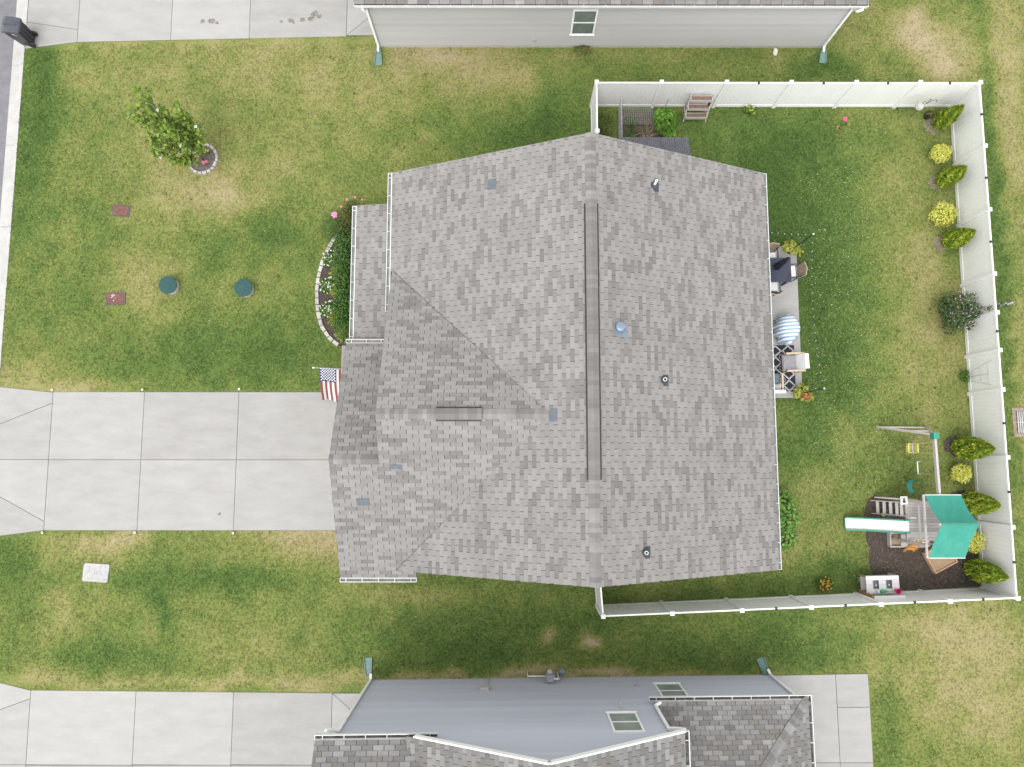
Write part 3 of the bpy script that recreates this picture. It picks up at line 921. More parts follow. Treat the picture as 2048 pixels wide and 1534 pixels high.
ridge_vent((RX, -0.72, RZ), (RX, 7.80, RZ), 0.475)
ridge_vent((-2.33, 1.28, 5.168), (-0.92, 1.28, 5.168), 0.477)
# flashing patches
def patch(plane, x0, x1, y0, y1, lift=0.019):
    f = {'W': lambda x, y: ZE + SW_ * (x + 4.27), 'S': lambda x, y: ZE + SG * (y + 4.1)}[plane]
    mb = MB()
    P = [(x0, y0), (x1, y0), (x1, y1), (x0, y1)]
    mb._add([(x, y, f(x, y) + lift) for x, y in P] + [(x, y, f(x, y) + lift + 0.006) for x, y in P],
            [(3, 2, 1, 0), (4, 5, 6, 7), (0, 1, 5, 4), (1, 2, 6, 5), (2, 3, 7, 6), (3, 0, 4, 7)])
    mb.build('flashing_patch', m_flash, house, off=OM)
patch('W', -0.78, -0.51, 8.81, 9.16)
patch('W', 1.17, 1.40, 1.05, 1.24); patch('W', 1.20, 1.40, 1.26, 1.45)
patch('S', -3.86, -3.46, -0.42, -0.29)
patch('S', -5.0, -4.59, -1.62, -1.37)
# plumbing vents and exhaust hood on the east slope
zE_ = lambda x: ZE + SE * (9.05 - x)
def plumb(x, y, r=0.045, h=0.30):
    z = zE_(x) + 0.016
    mb = MB()
    mb.lathe([(0.13, -0.03), (0.125, 0.03), (0.10, 0.07), (r + 0.015, 0.12), (r + 0.01, 0.13)], x, y, 18, z=z)
    mb._add([(x - .02, y - .2, zE_(x - .02) + .018), (x + .17, y - .2, zE_(x + .17) + .018), (x + .17, y + .17, zE_(x + .17) + .018), (x - .02, y + .17, zE_(x - .02) + .018)], [(0, 1, 2, 3)])
    bo = mb.build('vent_boot', m_rubber, house, off=OM, smooth=False)
    mb = MB()
    mb.lathe([(r, 0.05), (r, h), (r - 0.012, h), (r - 0.014, h - 0.10)], x, y, 14, z=z)
    mb.build('pipe', m_white, bo, off=OM)
    MB().lathe([(r - 0.015, h - 0.09), (r - 0.015, h - 0.085)], x, y, 12, z=z).build('pipe_mouth', m_black, bo, off=OM)
plumb(4.66, 8.78, 0.042, 0.42)
plumb(4.86, 2.40, 0.06, 0.22)
plumb(4.10, -2.93, 0.055, 0.22)
x, y = 3.36, 3.94
z = zE_(x) + 0.016
mb = MB().lathe([(0.20, -0.09), (0.19, 0.02), (0.155, 0.07), (0.11, 0.14), (0.10, 0.18), (0.13, 0.20), (0.13, 0.235)], x, y, 20, z=z)
mb._add([(x - .12, y - .25, zE_(x - .12) + .019), (x + .24, y - .30, zE_(x + .24) + .019), (x + .24, y + .16, zE_(x + .24) + .019), (x - .12, y + .16, zE_(x - .12) + .019)], [(0, 1, 2, 3)])
hv = mb.build('exhaust_vent', m_galv, house, off=OM)
MB().lathe([(0.148, 0.235), (0.15, 0.26), (0.145, 0.285), (0.06, 0.31)], x, y + .0, 20, z=z).build('vent_cap', m_galv, hv, off=OM)
MB().lathe([(0.153, 0.222), (0.153, 0.236)], x, y, 20, z=z).build('vent_gap', m_black, hv, off=OM)
# trim: fascia, rakes, gutters
def rake(p, q, inward, t=0.03, h=0.19, nm='rake_board'):
    p, q = Vector(p), Vector(q)
    mb = MB()
    mb.bar(p + Vector((0, 0, -h / 2 + 0.004)), q + Vector((0, 0, -h / 2 + 0.004)), t, h)
    return mb.build(nm, m_white, house, off=OM)
for yy in (YN - 0.03, YS + 0.03):
    rake((9.0, yy, ZE - 0.08), (RX, yy, RZ - 0.105), 0)
    rake((-4.2 if yy > 0 else -3.8, yy, ZE - 0.08 if yy > 0 else ZE - 0.08 + SW_ * .47), (RX, yy, RZ - 0.105), 0)
rake((-4.17, 6.4, 2.63), (-4.17, 1.28, 5.06), 0); rake((-4.17, -0.1, 4.41), (-4.17, 1.28, 5.06), 0)
rake((-5.75, 3.85, 2.53), (-5.75, -0.12, 4.40), 0); rake((-5.75, -4.05, 2.53), (-5.75, -0.12, 4.40), 0)
rake((-5.55, 8.97, 2.18), (-4.2, 8.97, 2.40), 0, h=0.14)
def fascia(p, q):
    mb = MB(); mb.bar(Vector(p) + Vector((0, 0, -0.10)), Vector(q) + Vector((0, 0, -0.10)), 0.022, 0.19)
    mb.build('fascia', m_white, house, off=OM)
fascia((9.03, YS, ZE - .06), (9.03, YN, ZE - .06)); gutter(house, (9.045, YS + .01, ZE - 0.05), (9.045, YN, ZE - 0.05), (1, 0, 0), OM)
fascia((-4.29, 5.0, ZE), (-4.29, YN, ZE)); gutter(house, (-4.305, 5.05, ZE - 0.03), (-4.305, YN, ZE - 0.03), (-1, 0, 0), OM)
fascia((-5.62, 3.95, 2.25), (-5.62, 9.0, 2.25)); gutter(house, (-5.635, 3.96, 2.23), (-5.635, 8.99, 2.23), (-1, 0, 0), OM)
fascia((-5.78, -4.115, ZE), (-3.2, -4.115, ZE)); gutter(house, (-5.79, -4.13, ZE - 0.03), (-3.2, -4.13, ZE - 0.03), (0, -1, 0), OM, hang=0.55)
fascia((-5.78, 3.915, ZE), (-4.45, 3.915, ZE)); gutter(house, (-5.79, 3.93, ZE - 0.03), (-4.42, 3.93, ZE - 0.03), (0, 1, 0), OM, hang=0.52)
# soffit closes the eaves from below
MB().box(8.70, 9.05, YS, YN, 2.46, 2.475).build('soffit', m_white, house, off=OM)
MB().box(-4.28, -3.95, 4.0, YN, 2.42, 2.435).build('soffit', m_white, house, off=OM)

# ================================================================== NORTH HOUSE
ON = (3.6, 16.48, 0.0)
nh = thing('house', 'pale grey clapboard house with one white window along the top edge', 'house', ON)
MB().box(-5.4, 12.66, 16.482, 27.0, 0.0, 2.95).build('wall', m_wall_n, nh, off=ON)
MB().box(-5.38, 12.64, 16.46, 16.50, 0.0, 0.16).build('foundation', m_kerb, nh, off=ON)
siding(nh, lambda z: -5.36, lambda z: 12.62, 16.48, 0.16, 2.93, m_wall_n, ON, -1)
for xa in (-5.41, 12.59):
    MB().box(xa, xa + 0.08, 16.447, 16.49, 0.1, 2.93).build('corner_board', m_white, nh, off=ON)
window(nh, 2.30, 3.23, 0.90, 2.42, 16.48, ON, -1)
fo = MB().box(0.87, 0.97, 16.42, 16.48, 0.45, 0.58).build('hose_bib', m_kerb, nh, off=ON)
rn = Roof(nh, m_shingle2, 0.385, ON)
rn.slope((-5.68, 16.165, 3.135), (1, 0, 0), (0, 1, 0), 0.45, [rect(0, 18.55, 0, 5.5)], seed=8, dark=0.4)
rn.emit(120)
MB().box(-5.68, 12.87, 16.24, 16.255, 2.93, 3.09).build('fascia', m_white, nh, off=ON)
gutter(nh, (-5.69, 16.235, 3.11), (12.88, 16.235, 3.11), (0, -1, 0), ON, hang=0.8)
MB().box(-5.66, 12.85, 16.25, 16.47, 2.935, 2.95).build('soffit', m_white, nh, off=ON)
downspout(nh, [(-5.4, 16.08, 3.0), (-5.36, 16.1, 2.86), (-5.36, 16.40, 2.62), (-5.36, 16.40, 0.22), (-5.38, 16.22, 0.10)], ON)
downspout(nh, [(12.75, 16.08, 3.0), (12.6, 16.1, 2.86), (12.58, 16.40, 2.62), (12.58, 16.40, 0.22), (12.6, 16.22, 0.10)], ON)

# ================================================================== SOUTH HOUSE
OS = (2.2, -8.15, 0.0)
sh_ = thing('house', 'two storey blue grey clapboard house with gable along the bottom edge', 'house', OS, rz=R(0.72))
YW = -8.15
mb = MB()
mb.box(-5.2, -2.7, -18, YW - 0.002, 0, 5.45)
mb.box(-2.7, 4.69, -18, YW - 0.002, 0, 5.70)
gx, gz = 1.0, 7.74
gb = lambda z: (gx - (gz - 0.12 - z) / 0.5, gx + (gz - 0.12 - z) / 0.5)
l, r_ = -2.69, 4.68
mb._add([(l, YW - .002, 5.69), (r_, YW - .002, 5.69), (gx, YW - .002, gz - 0.14), (l, -18, 5.69), (r_, -18, 5.69), (gx, -18, gz - 0.14)],
        [(0, 2, 1), (3, 4, 5), (0, 3, 5, 2), (1, 2, 5, 4), (0, 1, 4, 3)])
mb.build('wall', m_wall_s, sh_, off=OS)
MB().box(4.69, 9.56, -16, YW - .002, 0, 2.95).build('annex_wall', m_wall_s, sh_, off=OS)
MB().box(-5.19, 9.55, YW - 0.01, YW + 0.02, 0, 0.15).build('foundation', m_kerb, sh_, off=OS)
siding(sh_, lambda z: -5.16 if z < 5.45 else max(-5.16, gb(z)[0]), lambda z: 9.52 if z < 2.93 else (4.66 if z < 5.45 else min(4.66, gb(z)[1])), YW, 0.15, gz - 0.15, m_wall_s, OS, 1)
for xa, za, zb in ((-5.21, 0.1, 5.4), (9.49, 0.1, 2.93), (4.62, 2.9, 5.4)):
    MB().box(xa, xa + 0.08, YW - 0.01, YW + 0.035, za, zb).build('corner_board', m_wall_s, sh_, off=OS)
window(sh_, 3.02, 3.96, 3.68, 5.21, YW, OS, 1, m_glass_pale)
window(sh_, 5.07, 6.0, 0.93, 2.45, YW, OS, 1, m_glass_pale)
rs = Roof(sh_, m_shingle2, 0.318, OS)
# gable west slope (below ridge), eave side cut by the valley
YG = -7.95
Ge = lambda X, Y: (Y, X + 3.0)
zw = gz - 0.5 * 4.0
rs.slope((-3.0, 0, zw), (0, 1, 0), (1, 0, 0), 0.5, [[(YG, 0.0), (YG, 4.0), (-12.26, 4.0), (-8.26, 0.0)]], seed=11, dark=0.5)
rs.slope((4.98, 0, gz - 0.5 * 3.98), (0, 1, 0), (-1, 0, 0), 0.5, [[(YG, 0), (YG, 3.98), (-18, 3.98), (-18, 0)]], seed=12, dark=0.5)
# north facing left slope: eave Y=-7.98 z=5.62
rs.slope((0, -8.07, 5.66), (1, 0, 0), (0, -1, 0), 0.5, [[(-5.66, 0), (-3.13, 0), (1.03, 4.16), (-5.66, 4.16)]], seed=13, dark=0.5)
rs.slope((0, -8.07, 5.64), (1, 0, 0), (0, -1, 0), 0.5, [rect(-3.13, -2.15, 0, 0.10)], seed=14, dark=0.5)
# annex hip roof
rs.slope((0, -8.02, 3.02), (1, 0, 0), (0, -1, 0), 0.45, [[(4.70, 0), (9.69, 0), (4.70, 4.99)]], seed=15, dark=0.55)
rs.slope((9.69, 0, 3.02), (0, 1, 0), (-1, 0, 0), 0.45, [[(-8.02, 0), (-13.0, 4.98), (-13.0, 0)]], seed=16, dark=0.45)
dk = rs.emit(300)
ridge_caps(dk, (9.69, -8.02, 3.03), (5.2, -12.51, 3.03 + .45 * 4.49), 0.30, m_shingle2, OS, wd=0.15)
ridge_caps(dk, (gx, YG, gz), (gx, -18, gz), 0.5, m_shingle2, OS, wd=0.15)
def rake2(p, q, h=0.17):
    mb = MB(); mb.bar(Vector(p) + Vector((0, 0, -h / 2 + .022)), Vector(q) + Vector((0, 0, -h / 2 + .022)), 0.045, h)
    mb.build('rake_board', m_white, sh_, off=OS)
rake2((-2.75, YG + .024, gz - 0.5 * 3.75), (gx + .02, YG + .024, gz + .01)); rake2((4.99, YG + .024, gz - 0.5 * 3.99), (gx - .02, YG + .024, gz + .01))
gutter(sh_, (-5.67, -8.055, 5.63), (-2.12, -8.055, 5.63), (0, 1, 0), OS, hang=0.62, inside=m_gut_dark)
MB().box(-5.66, -2.14, -8.08, -8.06, 5.42, 5.64).build('fascia', m_white, sh_, off=OS)
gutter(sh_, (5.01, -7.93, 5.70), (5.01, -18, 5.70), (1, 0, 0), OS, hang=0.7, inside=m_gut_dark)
MB().box(4.98, 5.0, -18, -7.95, 5.52, 5.72).build('fascia', m_white, sh_, off=OS)
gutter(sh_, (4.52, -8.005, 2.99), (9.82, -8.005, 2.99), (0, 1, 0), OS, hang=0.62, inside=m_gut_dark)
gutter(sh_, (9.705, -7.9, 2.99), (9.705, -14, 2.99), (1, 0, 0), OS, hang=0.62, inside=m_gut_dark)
MB().box(4.70, 9.69, -8.03, -8.01, 2.82, 2.99).build('fascia', m_white, sh_, off=OS)
MB().box(9.685, 9.70, -14, -8.03, 2.82, 2.99).build('fascia', m_white, sh_, off=OS)
downspout(sh_, [(-5.4, -7.86, 5.5), (-5.3, -7.9, 5.35), (-5.14, -8.06, 5.05), (-5.14, -8.06, 0.22), (-5.16, -7.9, 0.10)], OS)
downspout(sh_, [(9.7, -7.95, 2.9), (9.55, -8.0, 2.7), (9.5, -8.06, 2.5), (9.5, -8.06, 0.22), (9.46, -7.92, 0.10)], OS)
downspout(sh_, [(5.05, -7.92, 5.62), (4.78, -7.98, 5.36), (4.66, -8.05, 5.2), (4.66, -8.05, 3.24), (4.86, -8.0, 3.14)], OS)
# small fittings on the south house wall
m_beige = mat('beige_box', (0.42, 0.40, 0.34), (0.5, 0.48, 0.42))
MB().box(-1.08, -0.78, YW + .01, YW + .13, 1.15, 1.38).build('junction_box', m_beige, sh_, off=OS)
MB().box(-0.86, -0.82, YW + .02, YW + .06, 0.05, 1.15).build('conduit', m_beige, sh_, off=OS)
MB().box(4.40, 4.56, YW + .0, YW + .06, 1.0, 1.2).build('dryer_vent', m_wall_s, sh_, off=OS)
mb = MB().bar((3.55, YW, 3.2), (3.55, YW + .18, 3.05), 0.03, 0.03).box(3.5, 3.6, YW, YW + .03, 3.1, 3.3).build('hook', m_kerb, sh_, off=OS)
gm = thing('gas_meter', 'grey gas meter and pipes on the blue grey wall', 'gas meter', (1.4, -7.95, 0))
MB().box(-0.17, 0.17, -0.12, 0.12, 0.42, 0.78).box(-0.12, 0.12, -0.1, 0.14, 0.78, 0.86).build('meter_body', mat('meter_grey', (.22, .23, .25), (.33, .34, .36), rough=.5), gm)
MB().lathe([(0.09, 0.0), (0.1, 0.03), (0.08, 0.1)], 0, 0.16, 14, z=0.5).build('regulator', m_kerb, gm)
MB().tube([(-0.8, 0, 0.02), (-0.8, 0, 0.5), (-0.1, 0, 0.5)], 0.022).tube([(0.1, 0, 0.8), (0.3, 0, 0.8), (0.3, 0, 0.05)], 0.022).build('pipe', m_white, gm)
MB().lathe([(0.12, 0.0), (0.11, 0.05), (0.03, 0.12)], 0.44, 0.1, 14, z=0.32).tube([(0.3, 0.05, 0.4), (0.44, 0.1, 0.4)], 0.02).build('diaphragm', m_galv, gm)

# ================================================================== FENCE
def fence(name, label, posts, lights=(), hinge=False, skip=()):
    p0 = Vector((*posts[0], 0))
    root = thing(name, label, name, p0)
    pm = cm = None
    for k, (x, y) in enumerate(posts):
        if k in skip or k - len(posts) in skip: continue
        if pm is None:
            po = MB().box(-.0635, .0635, -.0635, .0635, 0, 1.88).build('post', m_vinyl, root)
            ca = MB()
            h = 0.074
            ca._add([(-h, -h, 1.87), (h, -h, 1.87), (h, h, 1.87), (-h, h, 1.87), (-h, -h, 1.90), (h, -h, 1.90), (h, h, 1.90), (-h, h, 1.90), (0, 0, 1.945)],
                    [(3, 2, 1, 0), (0, 1, 5, 4), (1, 2, 6, 5), (2, 3, 7, 6), (3, 0, 4, 7), (4, 5, 8), (5, 6, 8), (6, 7, 8), (7, 4, 8)])
            cap = ca.build('post_cap', m_white, po)
            pm, cm = po, cap
        else:
            po = link('post', pm.data, root)
            link('post_cap', cm.data, po)
        po.location = Vector((x, y, 0)) - p0
        d = Vector((*posts[min(k + 1, len(posts) - 1)], 0)) - Vector((*posts[max(k - 1, 0)], 0))
        po.rotation_euler = (0, 0, math.atan2(d.y, d.x))
    board = None
    for k, (a, c) in enumerate(zip(posts[:-1], posts[1:])):
        a, c = Vector((*a, 0)), Vector((*c, 0))
        L_ = (c - a).length
        rz = math.atan2((c - a).y, (c - a).x)
        x0, x1 = 0.064, L_ - 0.064
        pn = MB().box(x0, x1, -.025, .025, 1.72, 1.83).box(x0, x1, -.025, .025, 0.04, 0.19).box(x0, x1, -.004, .004, 0.19, 1.72).build('panel', m_vinyl, root)
        pn.location = a - p0
        pn.rotation_euler = (0, 0, rz)
        n = max(1, int(round((x1 - x0) / 0.153)))
        w_ = (x1 - x0) / n
        for i in range(n):
            if board is None:
                board = MB()
                hw, t = 0.0735, 0.011
                pts = [(-hw, -t * .35), (-hw + .012, -t), (hw - .012, -t), (hw, -t * .35), (hw, t * .35), (hw - .012, t), (-hw + .012, t), (-hw, t * .35)]
                board = board.prism(pts, 0.17, 1.74).build('board', m_vinyl, pn)
                bo = board
            else:
                bo = link('board', board.data, pn)
            bo.location = (x0 + (i + 0.5) * w_, 0, 0)
            bo.scale = (w_ / 0.153, 1, 1)
        if k in lights:
            MB().box(L_ / 2 - .04, L_ / 2 + .04, -.045, .045, 1.80, 1.85).build('rail_light', m_black, pn)
        if hinge:
            for zz in (0.35, 1.5):
                MB().box(x0 - 0.1, x0 + 0.12, -.05, -.02, zz, zz + .06).build('hinge', m_black, pn)
    return root

XNf = [3.20, 5.64, 8.08, 10.51, 12.95, 15.35, 17.60]
fence('fence', 'white vinyl privacy fence along the top edge of the back yard', [(x, 13.94) for x in XNf], lights=(2, 3, 4, 5))
YE = [13.94, 11.46, 9.02, 6.60, 5.17, 3.79, 2.36, -0.05, -2.49, -4.92]
fence('fence', 'long white vinyl privacy fence behind the evergreen shrubs', [(17.60, y) for y in YE], lights=(0, 1, 2, 4, 6, 7, 8), skip=(0,))
sp = [(3.19 + t * 14.41, -5.54 + t * 0.62) for t in (0, .166, .334, .501, .669, .836, 1)]
fence('fence', 'white vinyl privacy fence along the bottom edge of the back yard', sp, lights=(2, 3, 4, 5), skip=(-1,))
fence('fence', 'short white fence run joining the house to the upper fence corner', [(3.20, 13.94), (3.20, 12.02), (3.20, 9.85)], skip=(0, -1))
fence('gate', 'white vinyl gate between the house and the lower fence corner', [(3.19, -5.54), (3.05, -3.6)], hinge=True, skip=(0, -1))

# ================================================================== STREET SIDE OBJECTS
# wheeled bin
m_bin = mat('bin_plastic', (0.022, 0.022, 0.026), (0.034, 0.034, 0.042), rough=0.4, spec=0.5)
m_lid = mat('bin_lid', (0.04, 0.042, 0.055), (0.075, 0.08, 0.10), rough=0.3, spec=0.6, scale=4)
bn = thing('wheeled_bin', 'black wheeled rubbish bin with domed lid and white sticker on the kerb', 'rubbish bin', (-19.54, 16.72, 0.02), R(-6))
mb = MB()
lo = [(-.20, -.24), (.24, -.24), (.24, .24), (-.20, .24)]
hi = [(-.33, -.29), (.28, -.29), (.28, .29), (-.33, .29)]
mb._add([(x, y, 0.03) for x, y in lo] + [(x, y, 0.98) for x, y in hi], [(3, 2, 1, 0), (4, 5, 6, 7), (0, 1, 5, 4), (1, 2, 6, 5), (2, 3, 7, 6), (3, 0, 4, 7)])
mb.box(-.35, .30, -.31, .31, .955, 1.0)
body = mb.build('body', m_bin, bn)
for sy in (-.16, 0, .16):
    MB().box(.245, .285, sy - .02, sy + .02, .1, .9).build('rib', m_bin, body)
lid = MB()
nx = 6
prof = [(-.38, 0.985), (-.36, 1.03), (-.22, 1.075), (0.0, 1.085), (.2, 1.06), (.31, 1.01)]
vs = [(x, y, z) for x, z in prof for y in (-.32, .32)] + [(x, y, .97) for x, z in prof for y in (-.32, .32)]
n = len(prof)
fs = [(2 * i, 2 * i + 2, 2 * i + 3, 2 * i + 1) for i in range(n - 1)] + [(2 * i, 2 * n + 2 * i, 2 * n + 2 * i + 2, 2 * i + 2) for i in range(n - 1)] + [(2 * i + 1, 2 * i + 3, 2 * n + 2 * i + 3, 2 * n + 2 * i + 1) for i in range(n - 1)]
fs += [(0, 1, 2 * n + 1, 2 * n), (2 * n - 2, 4 * n - 2, 4 * n - 1, 2 * n - 1)]
lid._add(vs, fs)
lo_ = lid.build('lid', m_lid, bn)
MB().box(-.3, .18, -.02, .02, 1.07, 1.095).build('lid_rib', m_lid, lo_)
MB().tube([(.3, -.26, .97), (.36, -.26, 1.0), (.36, .26, 1.0), (.3, .26, .97)], .014).build('handle', m_bin, bn)
for sy in (-1, 1):
    MB().tube([(.25, sy * .21, .13), (.25, sy * .29, .13)], .13, 16).build('wheel', m_black, bn)
MB()._add([(-.05, -.293, .78), (.12, -.2925, .78), (.12, -.2955, .88), (-.05, -.2955, .88)], [(0, 1, 2, 3)]).box(-.02, .0, -.30, -.296, .80, .86).build('sticker', m_white, bn)
stk = MB()
for k in range(4):
    stk.box(-.035 + k * .038, -.012 + k * .038, -.304, -.299, .80 + .01 * (k % 2), .86)
stk.build('sticker_print', m_black, bn)

# valve box lids, septic risers
m_lidr = mat('red_box_lid', (0.125, 0.05, 0.043), (0.20, 0.09, 0.078), scale=7, rough=0.7, bump=0.3)
m_lidd = mat('dark_lid_rim', (0.075, 0.06, 0.055), (0.13, 0.10, 0.095), rough=0.7)
def valve_box(label, x, y, sx, sy, rz, paint):
    t = thing('valve_box', label, 'valve box', (x, y, 0), rz, 'valve boxes in the front lawn')
    MB().box(-sx / 2, sx / 2, -sy / 2, sy / 2, -.05, .03).build('rim', m_lidd, t)
    l = MB().box(-sx / 2 + .06, sx / 2 - .06, -sy / 2 + .055, sy / 2 - .055, -.02, .042).build('lid', m_lidr, t)
    lt = MB()
    for k in range(5):
        lt.box(-.11 + k * .048, -.085 + k * .048, -.03, .03, .042, .045)
    lt.build('raised_lettering', m_lidd, l)
    MB().box(-.15, -.11, -.09, -.07, .042, .046).build('lift_slot', m_black, l)
    if paint:
        sp_ = MB()
        rr = random.Random(3)
        for k in range(9):
            a, r = rr.uniform(0, 6.28), rr.uniform(.01, .035)
            cx, cy = rr.uniform(-.24, .02), rr.uniform(-.12, .15)
            sp_._add([(cx + r * math.cos(a + j * 1.256) * (1.5 if j % 2 else .6), cy + r * math.sin(a + j * 1.256), .0475 + .0003 * k) for j in range(5)], [(0, 1, 2, 3, 4)])
        sp_.build('paint_splash', mat('pale_pink_paint', (0.5, .38, .34), (.66, .55, .5)), l)
valve_box('dark red valve box lid in the upper front lawn', -15.4, 9.61, .68, .46, R(-4), False)
valve_box('dark red valve box lid splashed with pale paint', -15.41, 6.08, .76, .48, R(2), True)
m_sept = mat('septic_lid_green', (0.028, 0.070, 0.068), (0.045, 0.098, 0.095), spec=0.12, rough=0.8, scale=9)
for i, (x, y, lb) in enumerate(((-13.27, 6.55, 'round green riser lid between the valve box and its twin'), (-10.35, 6.44, 'round green riser lid nearest the flower bed'))):
    t = thing('septic_riser', lb, 'riser lid', (x, y, 0), 0.7 * i, 'septic risers in the front lawn')
    MB().lathe([(.31, -.02), (.31, .26), (.335, .26), (.335, .285)], seg=28).build('riser', m_kerb, t)
    ld = MB().lathe([(.345, .275), (.35, .29), (.345, .325), (.31, .335), (.10, .352), (.02, .355)], seg=32).build('lid', m_sept, t)
    for k in range(8):
        a = k * math.pi / 4
        MB().lathe([(.012, 0), (.012, .012)], .315 * math.cos(a), .315 * math.sin(a), 6, z=.332).build('bolt', m_black, ld)
wl = thing('utility_lid', 'white painted concrete utility lid in the lower front lawn', 'utility lid', (-15.54, -4.36, 0), R(-4))
MB().prism([(-.48, -.30), (-.42, -.34), (.42, -.34), (.47, -.30), (.48, .29), (.43, .33), (-.42, .32), (-.48, .28)], -.05, .03).build('slab', mat('pale_lid', (.33, .325, .32), (.44, .435, .43), scale=7, speck=.12, bump=.3), wl)
m_scrib = mat('faded_grey_print', (.30, .31, .33), (.45, .46, .48))
lt = MB()
for x0, hh in ((-.40, .05), (-.35, .09), (-.31, .05), (-.27, .08), (-.23, .05), (-.06, .09), (.0, .09), (.05, .03), (.10, .07)):
    lt.box(x0, x0 + .022, -.03, -.03 + hh, .03, .033)
lt.box(-.38, -.2, -.035, -.02, .03, .0335).box(-.06, .06, -.05, -.035, .03, .0335)
lt.build('lettering', m_scrib, wl)

# driveway marker caps
mk = None
for x, y, lb in ((-17.6, 2.5, 'small white marker cap at the upper driveway corner nearest the road'), (-14.14, 2.51, 'small white marker cap at the second joint of the upper driveway edge'), (-10.43, 2.53, 'small white marker cap at the upper driveway joint nearest the flag'),
                 (-17.6, -2.88, 'small white marker cap at the lower driveway corner nearest the road'), (-14.13, -2.88, 'small white marker cap at the second joint of the lower driveway edge'), (-10.44, -2.9, 'small white marker cap at the lower driveway joint nearest the garage')):
    if mk is None:
        mk = thing('driveway_marker', lb, 'marker', (x, y, 0), 0, 'marker caps along the driveway')
        MB().lathe([(.018, 0), (.018, .09)], seg=10).build('stake', m_black, mk)
        MB().lathe([(.036, .09), (.04, .105), (.02, .12), (.004, .125)], seg=14).build('cap', m_white, mk)
    else:
        copy_tree(mk, (x, y, 0), label=lb)

# splash blocks
def splash(label, x, y, rz, s=1.0):
    t = thing('splash_block', label, 'splash block', (x, y, 0), rz, 'splash blocks under the downspouts')
    mb = MB()
    mb._add([(-.09, 0, .05), (.09, 0, .05), (.14, .62 * s, .025), (-.14, .62 * s, .025)], [(0, 1, 2, 3)])
    mb.build('tray', m_teal, t)
    mb = MB()
    mb.bar((-.10, -.01, .05), (-.15, .62 * s, .04), .022, .08).bar((.10, -.01, .05), (.15, .62 * s, .04), .022, .08).bar((-.11, -.01, .06), (.11, -.01, .06), .022, .08)
    mb.build('rim', m_teal, t)
splash('green splash block under the left downspout of the pale grey house', -5.38, 16.30, R(180))
splash('green splash block under the right downspout of the pale grey house', 12.62, 16.28, R(175), .8)
splash('green splash block under the left downspout of the blue grey house', -5.25, -8.05, R(4))
splash('green splash block under the right downspout of the blue grey house', 9.42, -8.02, R(20))

# flag on a pole
fl = thing('flag', 'striped flag with blue starred canton on a pole at the garage', 'flag', (-5.47, 3.10, 1.60))
a, c = Vector((-5.47, 3.10, 1.60)), Vector((-6.95, 3.09, 2.22))
off = a
mb = MB().tube([a, c], .014, 8).build('pole', mat('flag_pole', (.35, .36, .4), (.45, .46, .5), rough=.4, metal=.5), fl, off=off)
MB().blob(c + (c - a).normalized() * .05, (.05, .028, .03), 1, jit=0).build('finial', m_white, mb, off=off)
m_flag = mat('flag_cloth', None, attr=True, ramp=[(0.0, (0.028, 0.040, 0.14)), (0.32, (0.028, 0.040, 0.14)), (0.34, (0.27, 0.09, 0.085)), (0.64, (0.27, 0.09, 0.085)), (0.66, (0.72, 0.69, 0.68)), (1.0, (0.72, 0.69, 0.68))], amt=0.0, trans=.25)
NS, NL = 26, 24          # 13 stripes x 2, along the fly
def flag_pt(s_, t_):
    """s 0..1 from pole tip to foot, t 0..1 along the fly"""
    p = c.lerp(a, 0.10 + 0.68 * s_)
    wv = math.sin(s_ * 11 + t_ * 2.2) * 0.045 * t_ + 0.03 * math.sin(t_ * 7 + s_ * 3) * t_
    return p + Vector((-0.09 * t_ + 0.10 * (s_ - .5) * t_ * -0.4 + wv * .5, -1.10 * t_ + 0.05 * t_ * math.sin(s_ * 9), -0.72 * t_ ** 1.35 + wv))
vs, fs, ts = [], [], []
for i in range(NS):
    for j in range(NL):
        k = len(vs)
        for (ii, jj) in ((i, j), (i + 1, j), (i + 1, j + 1), (i, j + 1)):
            vs.append(flag_pt(ii / NS, jj / NL)); 
        fs.append((k, k + 1, k + 2, k + 3))
        stripe = i // 2
        t_ = 0.15 if (stripe < 7 and j < NL * 0.4) else (0.5 if stripe % 2 == 0 else 0.85)
        ts += [t_] * 4
mb = MB(); mb.v = [tuple(v) for v in vs]; mb.f = fs; mb.t = ts
cloth = mb.build('cloth', m_flag, fl, off=off, smooth=True)
stars = MB()
for r_ in range(9):
    for q in range(6 if r_ % 2 == 0 else 5):
        s0 = (q + (0.55 if r_ % 2 == 0 else 1.05)) / 6.1 * (7 / 13)
        t0 = (r_ + 0.6) / 9.2 * 0.4
        pts = [flag_pt(s0 + (.040 if k % 2 == 0 else .018) * math.cos(k * math.pi / 5), t0 + (.026 if k % 2 == 0 else .012) * math.sin(k * math.pi / 5)) + Vector((0.0, .004, .008)) for k in range(10)]
        stars._add(pts, [tuple(range(10))])
stars.build('stars', m_white, cloth, off=off)['kind'] = 'stuff'

